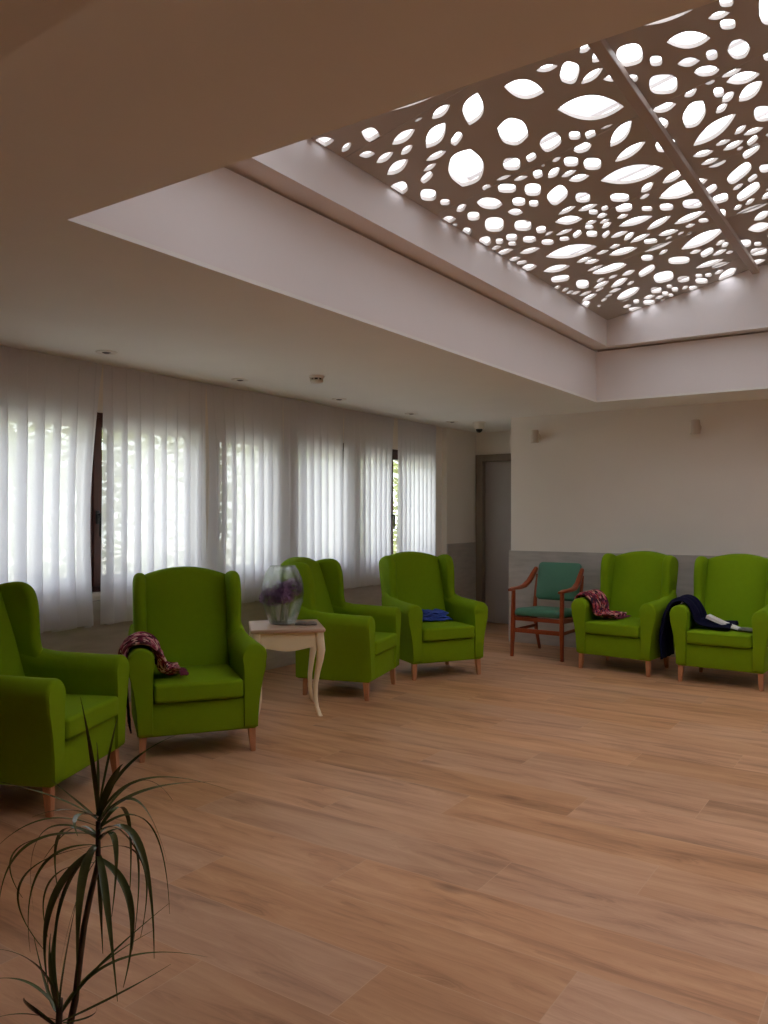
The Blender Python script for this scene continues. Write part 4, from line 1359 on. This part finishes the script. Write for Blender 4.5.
def apron(axis, s):
    bm = bmesh.new()
    n = 20
    pts = [(-HA, TZ - 0.028), (HA, TZ - 0.028)]
    for k in range(n + 1):
        x = HA - 2 * HA * k / n
        a = abs(x) / HA
        z = TZ - 0.135 + 0.030 * math.cos(a * PI * 1.0) * (-1) * 0.5 - 0.01
        z -= 0.030 * max(0, (a - 0.8) / 0.2) ** 2
        pts.append((x, z))
    if axis == 'y':
        prism(bm, pts, 'y', s * HA - 0.010, s * HA + 0.010)
    else:
        prism(bm, pts, 'x', s * HA - 0.010, s * HA + 0.010)
    return bm


for ax, s in (('y', -1), ('y', 1), ('x', -1), ('x', 1)):
    obj('apron', apron(ax, s), M['cream'], tb, angle=40)
for sx in (-1, 1):
    for sy in (-1, 1):
        bm = bmesh.new()
        secs = []
        for z, off, h in ((TZ - 0.028, 0.222, 0.030), (0.53, 0.226, 0.032), (0.47, 0.232, 0.031), (0.40, 0.226, 0.026), (0.32, 0.212, 0.021), (0.22, 0.198, 0.0175), (0.13, 0.196, 0.0155), (0.06, 0.206, 0.0150), (0.02, 0.220, 0.0165), (0.0, 0.228, 0.0175)):
            cx, cy = sx * off, sy * off
            ring = []
            for k in range(12):
                a = 2 * PI * k / 12
                ring.append((cx + math.copysign(abs(math.cos(a)) ** 0.6, math.cos(a)) * h, cy + math.copysign(abs(math.sin(a)) ** 0.6, math.sin(a)) * h, z))
            secs.append(ring)
        loft(bm, secs)
        obj('leg', bm, M['cream'], tb, angle=50)

# glass vase with three cut flower stems, and a small dark pouch
VX, VY = -3.935, 4.505
prof_o = [(0.0, 0.0), (0.075, 0.0), (0.088, 0.006), (0.098, 0.03), (0.122, 0.09), (0.139, 0.15), (0.146, 0.21), (0.143, 0.26), (0.130, 0.31), (0.108, 0.355), (0.088, 0.382), (0.086, 0.388)]
prof_i = [(0.083, 0.386), (0.084, 0.380), (0.104, 0.352), (0.126, 0.308), (0.139, 0.259), (0.142, 0.21), (0.135, 0.15), (0.118, 0.09), (0.094, 0.032), (0.080, 0.016), (0.0, 0.014)]
bm = bmesh.new()
VS = 1.08
lathe(bm, [(r * VS, z * VS * 1.02) for r, z in prof_o + prof_i], 40)
vase = obj('glass_vase', bm, M['vase'], smooth=True, loc=(VX, VY, TZ + 0.001))
tag(vase, 'bulbous clear glass vase holding lilac flowers on the cream table', 'vase')


def flower(fx, fy, head_x, head_y, head_z, rad, label, seed):
    rd = random.Random(seed)
    t = thing('cut_flower', label, 'flower', (VX + fx, VY + fy, TZ + 0.018), 0, 'lilac flowers in the glass vase')
    bm = bmesh.new()
    hx, hy, hz = head_x - fx, head_y - fy, head_z - 0.018
    tube(bm, [(0, 0, 0.004), (hx * 0.4, hy * 0.4, hz * 0.5), (hx, hy, hz)], [0.008, 0.007, 0.005], 8)
    obj('stem', bm, M['stalk'], t, smooth=True)
    bm = bmesh.new()
    for k in range(4):
        a = rd.uniform(0, 6.28)
        b0 = Vector((hx * 0.6, hy * 0.6, hz * 0.68))
        d = Vector((math.cos(a), math.sin(a), 0.35))
        sd = Vector((-math.sin(a), math.cos(a), 0))
        vv = [bm.verts.new(b0 + d * l * 0.075 + sd * w) for l, w in ((0, 0.003), (0.5, 0.02), (1, 0.0), (0.5, -0.02), (0, -0.003))]
        bm.faces.new(vv)
    obj('leaf', bm, M['leaf'], t)
    bm = bmesh.new()
    for _ in range(150):
        z = rd.uniform(-0.75, 1)
        a = rd.uniform(0, 6.28)
        rr = math.sqrt(1 - z * z)
        n = Vector((rr * math.cos(a), rr * math.sin(a), z * 0.85))
        c = Vector((hx, hy, hz)) + n * rad * rd.uniform(0.8, 1.05)
        n.normalize()
        u = n.orthogonal().normalized()
        w = n.cross(u)
        tw = rd.uniform(0, 1.5)
        for k in range(4):
            al = tw + k * PI / 2
            d = u * math.cos(al) + w * math.sin(al)
            e = n.cross(d)
            s = rd.uniform(0.009, 0.013)
            vv = [bm.verts.new(c), bm.verts.new(c + d * s * 0.7 + e * s * 0.5 + n * 0.002), bm.verts.new(c + d * s * 1.3 + n * 0.004), bm.verts.new(c + d * s * 0.7 - e * s * 0.5 + n * 0.002)]
            bm.faces.new(vv)
    obj('flower_head', bm, M['petal'], t)


flower(-0.03, -0.03, -0.064, -0.060, 0.195, 0.080, 'lilac flower head at the left inside the glass vase', 1)
flower(0.03, 0.0, 0.050, 0.045, 0.262, 0.084, 'lilac flower head at the right inside the glass vase', 2)
flower(0.0, -0.02, 0.060, -0.060, 0.210, 0.076, 'lilac flower head lowest in the middle of the glass vase', 3)
flower(-0.02, 0.03, -0.052, 0.062, 0.235, 0.080, 'lilac flower head at the back of the glass vase', 4)

bm = bmesh.new()
sec = []
for i in range(13):
    t = i / 12
    w = math.sin(PI * (0.08 + 0.84 * t)) ** 0.5
    ring = []
    for k in range(14):
        a = 2 * PI * k / 14
        ring.append((-0.08 + 0.16 * t, 0.034 * w * math.cos(a) + 0.006 * math.sin(t * 7), 0.0135 * w * (1 + math.sin(a)) + 0.004 * (math.sin(t * 9) + 1) * (math.sin(a) > 0)))
    sec.append(ring)
loft(bm, sec)
o = obj('small_pouch', bm, M['pouch'], smooth=True, loc=(-3.745, 4.545, TZ + 0.001))
o.rotation_euler = (0, 0, R(38))
tag(o, 'small dark grey pouch lying beside the glass vase on the cream table', 'pouch')

# ------------------------------------------------------------------ wooden chair with teal vinyl pads
wc = thing('wooden_armchair', 'reddish wooden armchair with teal vinyl seat and back, by the grey wainscot', 'chair', (-3.212, 7.495, 0), R(-1.5))
W = 0.262


def bar(bm, pts, w, d):
    """rectangular bar along points (x, y, z): w across, d deep, softened"""
    tube(bm, pts, [1.0] * len(pts), 4) if False else None
    P = [Vector(p) for p in pts]
    secs = []
    for i, p in enumerate(P):
        dr = (P[min(i + 1, len(P) - 1)] - P[max(i - 1, 0)]).normalized()
        side = Vector((1, 0, 0)) if abs(dr.x) < 0.9 else Vector((0, 1, 0))
        side = (side - dr * side.dot(dr)).normalized()
        up = dr.cross(side)
        ww = w[i] if isinstance(w, (list, tuple)) else w
        dd = d[i] if isinstance(d, (list, tuple)) else d
        ring = []
        for k in range(12):
            a = 2 * PI * k / 12
            ring.append(p + side * math.copysign(abs(math.cos(a)) ** 0.45, math.cos(a)) * ww / 2 + up * math.copysign(abs(math.sin(a)) ** 0.45, math.sin(a)) * dd / 2)
        secs.append(ring)
    loft(bm, secs)


for s in (-1, 1):
    bm = bmesh.new()
    bar(bm, [(s * W * 1.03, -0.01, 0), (s * W, 0.0, 0.3), (s * W, 0.012, 0.668)], [0.030, 0.042, 0.036], [0.030, 0.042, 0.036])
    obj('front_leg', bm, M['chair_wood'], wc, angle=40)
    bm = bmesh.new()
    bar(bm, [(s * W * 0.93, 0.60, 0), (s * W * 0.94, 0.52, 0.22), (s * W * 0.95, 0.485, 0.42), (s * W * 0.96, 0.52, 0.62), (s * W * 0.96, 0.565, 0.80)], [0.026, 0.034, 0.036, 0.032, 0.026], [0.028, 0.036, 0.042, 0.034, 0.026])
    obj('rear_leg', bm, M['chair_wood'], wc, angle=40)
    bm = bmesh.new()
    bar(bm, [(s * W * 1.02, -0.055, 0.672), (s * W * 1.04, 0.03, 0.682), (s * W * 1.05, 0.16, 0.680), (s * W * 1.05, 0.28, 0.690), (s * W * 1.03, 0.39, 0.735), (s * W * 1.0, 0.47, 0.800), (s * W * 0.98, 0.545, 0.865)],
        [0.046, 0.060, 0.060, 0.056, 0.050, 0.044, 0.034], [0.022, 0.030, 0.032, 0.036, 0.046, 0.052, 0.042])
    obj('armrest', bm, M['chair_wood'], wc, angle=40)
    bm = bmesh.new()
    bar(bm, [(s * W * 0.98, 0.0, 0.262), (s * W * 0.95, 0.505, 0.262)], 0.020, 0.032)
    obj('stretcher', bm, M['chair_wood'], wc, angle=40)
    bm = bmesh.new()
    bar(bm, [(s * W * 0.98, 0.0, 0.385), (s * W * 0.95, 0.49, 0.365)], 0.022, 0.050)
    obj('seat_rail', bm, M['chair_wood'], wc, angle=40)
bm = bmesh.new()
bar(bm, [(-W, 0.0, 0.268), (W, 0.0, 0.268)], 0.020, 0.046)
obj('stretcher', bm, M['chair_wood'], wc, angle=40)
bm = bmesh.new()
bar(bm, [(-W, 0.012, 0.385), (W, 0.012, 0.385)], 0.022, 0.044)
obj('seat_rail', bm, M['chair_wood'], wc, angle=40)
bm = bmesh.new()
bar(bm, [(-W * .95, 0.49, 0.37), (W * .95, 0.49, 0.37)], 0.022, 0.044)
obj('seat_rail', bm, M['chair_wood'], wc, angle=40)


def pad(w, d, t, r, crown):
    bm = bmesh.new()
    out = []
    for cx, cy, a0 in ((w / 2 - r, d / 2 - r, 0), (-w / 2 + r, d / 2 - r, 90), (-w / 2 + r, -d / 2 + r, 180), (w / 2 - r, -d / 2 + r, 270)):
        for k in range(7):
            a = R(a0 + 15 * k)
            out.append((cx + r * math.cos(a), cy + r * math.sin(a)))
    secs = []
    for z, k in ((-t / 2, 0.90), (-t / 2, 0.96), (-t * 0.3, 0.995), (0, 1.0), (t * 0.25, 0.99), (t * 0.45, 0.955), (t * 0.5 + crown * 0.35, 0.86), (t * 0.5 + crown * 0.8, 0.55), (t * 0.5 + crown, 0.15)):
        secs.append([(x * k, y * k, z) for x, y in out])
    loft(bm, secs)
    return bm


p = obj('seat', pad(0.50, 0.52, 0.068, 0.05, 0.020), M['vinyl'], wc, angle=50)
p.location = (0, 0.235, 0.440)
p.rotation_euler = (R(-3), 0, 0)
p = obj('backrest', pad(0.475, 0.40, 0.050, 0.045, 0.012), M['vinyl'], wc, angle=50)
p.location = (0, 0.535, 0.735)
p.rotation_euler = (R(90 - 13), 0, 0)

# ------------------------------------------------------------------ small fittings
def sconce(x, label):
    t = thing('wall_spotlight', label, 'wall light', (x, YB, 2.295), 0, 'wall spotlights on the back wall')
    bm = bmesh.new()
    lathe(bm, [(0, 0), (0.036, 0), (0.038, 0.004), (0.036, 0.012), (0, 0.012)], 24)
    bmesh.ops.rotate(bm, verts=bm.verts, cent=(0, 0, 0), matrix=Matrix.Rotation(R(90), 3, 'X'))
    obj('mounting_plate', bm, M['beige_metal'], t, angle=40)
    bm = bmesh.new()
    tube(bm, [(0, -0.010, 0), (0, -0.05, 0.0)], 0.010, 10)
    obj('arm', bm, M['beige_metal'], t, angle=40)
    bm = bmesh.new()
    lathe(bm, [(0, -0.070), (0.040, -0.070), (0.045, -0.064), (0.045, 0.0), (0.043, 0.062), (0.036, 0.070), (0.030, 0.070), (0.028, 0.060), (0, 0.058)], 28, (0, -0.098, 0.0))
    sp_ = obj('lamp_head', bm, M['beige_metal'], t, angle=40)
    bm = bmesh.new()
    lathe(bm, [(0, 0.060), (0.027, 0.060), (0.027, 0.064), (0, 0.066)], 20, (0, -0.098, 0.0))
    obj('lens', bm, M['dark_lens'], sp_, angle=40)


sconce(-3.57, 'small beige wall spotlight at the left, above the wooden chair')
sconce(-1.88, 'small beige wall spotlight at the right, above the two right armchairs')


def downlight(x, y, label):
    t = thing('ceiling_downlight', label, 'downlight', (x, y, ZC), 0, 'downlights along the window side')
    bm = bmesh.new()
    lathe(bm, [(0.072, 0.0), (0.072, -0.004), (0.066, -0.007), (0.036, -0.007), (0.030, -0.003), (0.030, 0.0)], 32)
    obj('trim_ring', bm, M['white_plastic'], t, angle=40)
    bm = bmesh.new()
    lathe(bm, [(0, -0.002), (0.030, -0.002), (0.030, -0.004), (0.018, -0.010), (0, -0.011)], 28)
    obj('lamp', bm, M['slot'], t, angle=40)


for x, y, l in ((-4.60, 3.47, 'nearest the camera, above the exposed window frame'), (-4.63, 4.78, 'second from the camera, left of the smoke detector'),
                (-4.62, 6.10, 'third from the camera, right of the smoke detector'), (-4.62, 7.39, 'fourth from the camera'),
                (-4.62, 8.30, 'farthest, beside the dome camera')):
    downlight(x, y, 'flush round ceiling downlight ' + l)

t = thing('smoke_detector', 'white round smoke detector on the ceiling near the windows', 'smoke detector', (-4.01, 5.00, ZC))
bm = bmesh.new()
lathe(bm, [(0, 0), (0.060, 0), (0.060, -0.012), (0.056, -0.018), (0, -0.018)], 32)
obj('base', bm, M['white_plastic'], t, angle=40)
bm = bmesh.new()
lathe(bm, [(0.038, -0.017), (0.038, -0.034), (0, -0.034)], 32)
obj('sensor_chamber', bm, M['slot'], t, angle=40)
bm = bmesh.new()
lathe(bm, [(0, -0.033), (0.051, -0.033), (0.053, -0.038), (0.046, -0.052), (0.030, -0.060), (0, -0.062)], 32)
for k in range(8):
    a = k * PI / 4 + 0.2
    tube(bm, [(0.047 * math.cos(a), 0.047 * math.sin(a), -0.016), (0.047 * math.cos(a), 0.047 * math.sin(a), -0.036)], 0.006, 6)
obj('cover', bm, M['white_plastic'], t, angle=40)

t = thing('dome_camera', 'white dome security camera with dark lens on the alcove ceiling', 'security camera', (-4.38, 8.52, ZC))
bm = bmesh.new()
lathe(bm, [(0, 0), (0.075, 0), (0.075, -0.010), (0.070, -0.014), (0.062, -0.016), (0.062, -0.075), (0.054, -0.084), (0, -0.084)], 32)
obj('housing', bm, M['white_plastic'], t, angle=40)
bm = bmesh.new()
lathe(bm, [(0.038, -0.082)] + [(0.040 * math.cos(R(a)), -0.086 - 0.040 * math.sin(R(a))) for a in range(0, 90, 12)] + [(0, -0.126)], 28)
obj('dome', bm, M['dark_lens'], t, smooth=True)

# ------------------------------------------------------------------ dracaena in the foreground
pl = thing('potted_dracaena', 'tall potted dracaena with thin drooping dark green leaves in the foreground', 'plant', (STEM_UPPER[-1][0], STEM_UPPER[-1][1], 0))
o0 = Vector(pl.location)
bm = bmesh.new()
lathe(bm, [(0, 0), (0.115, 0), (0.12, 0.005), (0.155, 0.24), (0.172, 0.245), (0.174, 0.29), (0.160, 0.29), (0.150, 0.25), (0.148, 0.235), (0, 0.235)], 36)
obj('pot', bm, M['pot'], pl, angle=40)
bm = bmesh.new()
lathe(bm, [(0, 0.262), (0.08, 0.260), (0.150, 0.252), (0.149, 0.236)], 30)
obj('soil', bm, M['soil'], pl, smooth=True)
for stem, rad in ((STEM_UPPER, 0.0062), (STEM_LOWER, 0.0075)):
    pts = [Vector(p) - o0 for p in stem]
    pts[0] = pts[0] + Vector((0, 0, 0.02))
    pts.append(Vector((pts[-1].x * 0.6 + 0.01, pts[-1].y * 0.6, 0.25)))
    bm = bmesh.new()
    tube(bm, pts, [rad * (0.75 + 0.45 * i / (len(pts) - 1)) for i in range(len(pts))], 10)
    obj('cane', bm, M['bark'], pl, smooth=True)


def leaf_mesh(p0, p1, p2, w, axis):
    P0, P1, P2 = (Vector(p) - o0 for p in (p0, p1, p2))
    ax = Vector(axis) - o0
    P0.x += (ax.x - P0.x) * 0.85
    P0.y += (ax.y - P0.y) * 0.85
    n = 22
    bm = bmesh.new()
    L_, C_, R_ = [], [], []
    az = (P2 - P0)
    az.z = 0
    az = az.cross(Vector((0, 0, 1)))
    az = (az.normalized() * 0.8 if az.length > 0.03 else Vector((0, 0, 0)))
    az += Vector((0.83, 0.56, 0)) * (0.55 if az.x >= 0 else -0.55)
    pts = [bez(P0, P1, P2, i / n) for i in range(n + 1)]
    for i, p in enumerate(pts):
        t = i / n
        d = (pts[min(i + 1, n)] - pts[max(i - 1, 0)]).normalized()
        side = (az - d * az.dot(d)).normalized()
        nrm = side.cross(d).normalized()
        ww = w * 0.98 * (0.75 + 0.6 * math.sin(PI * min(1, t * 1.25))) * (1.0 - t ** 2.4) + 0.0004
        L_.append(bm.verts.new(p - side * ww + nrm * ww * 0.35))
        C_.append(bm.verts.new(p))
        R_.append(bm.verts.new(p + side * ww + nrm * ww * 0.35))
    for i in range(n):
        bm.faces.new((L_[i], C_[i], C_[i + 1], L_[i + 1]))
        bm.faces.new((C_[i], R_[i], R_[i + 1], C_[i + 1]))
    return bm


for lst, axis in ((CROWN_UPPER, STEM_UPPER[0]), (CROWN_LOWER, STEM_LOWER[0])):
    for p0, p1, p2, w in lst:
        obj('leaf', leaf_mesh(p0, p1, p2, w, axis), M['leaf'], pl, smooth=True)
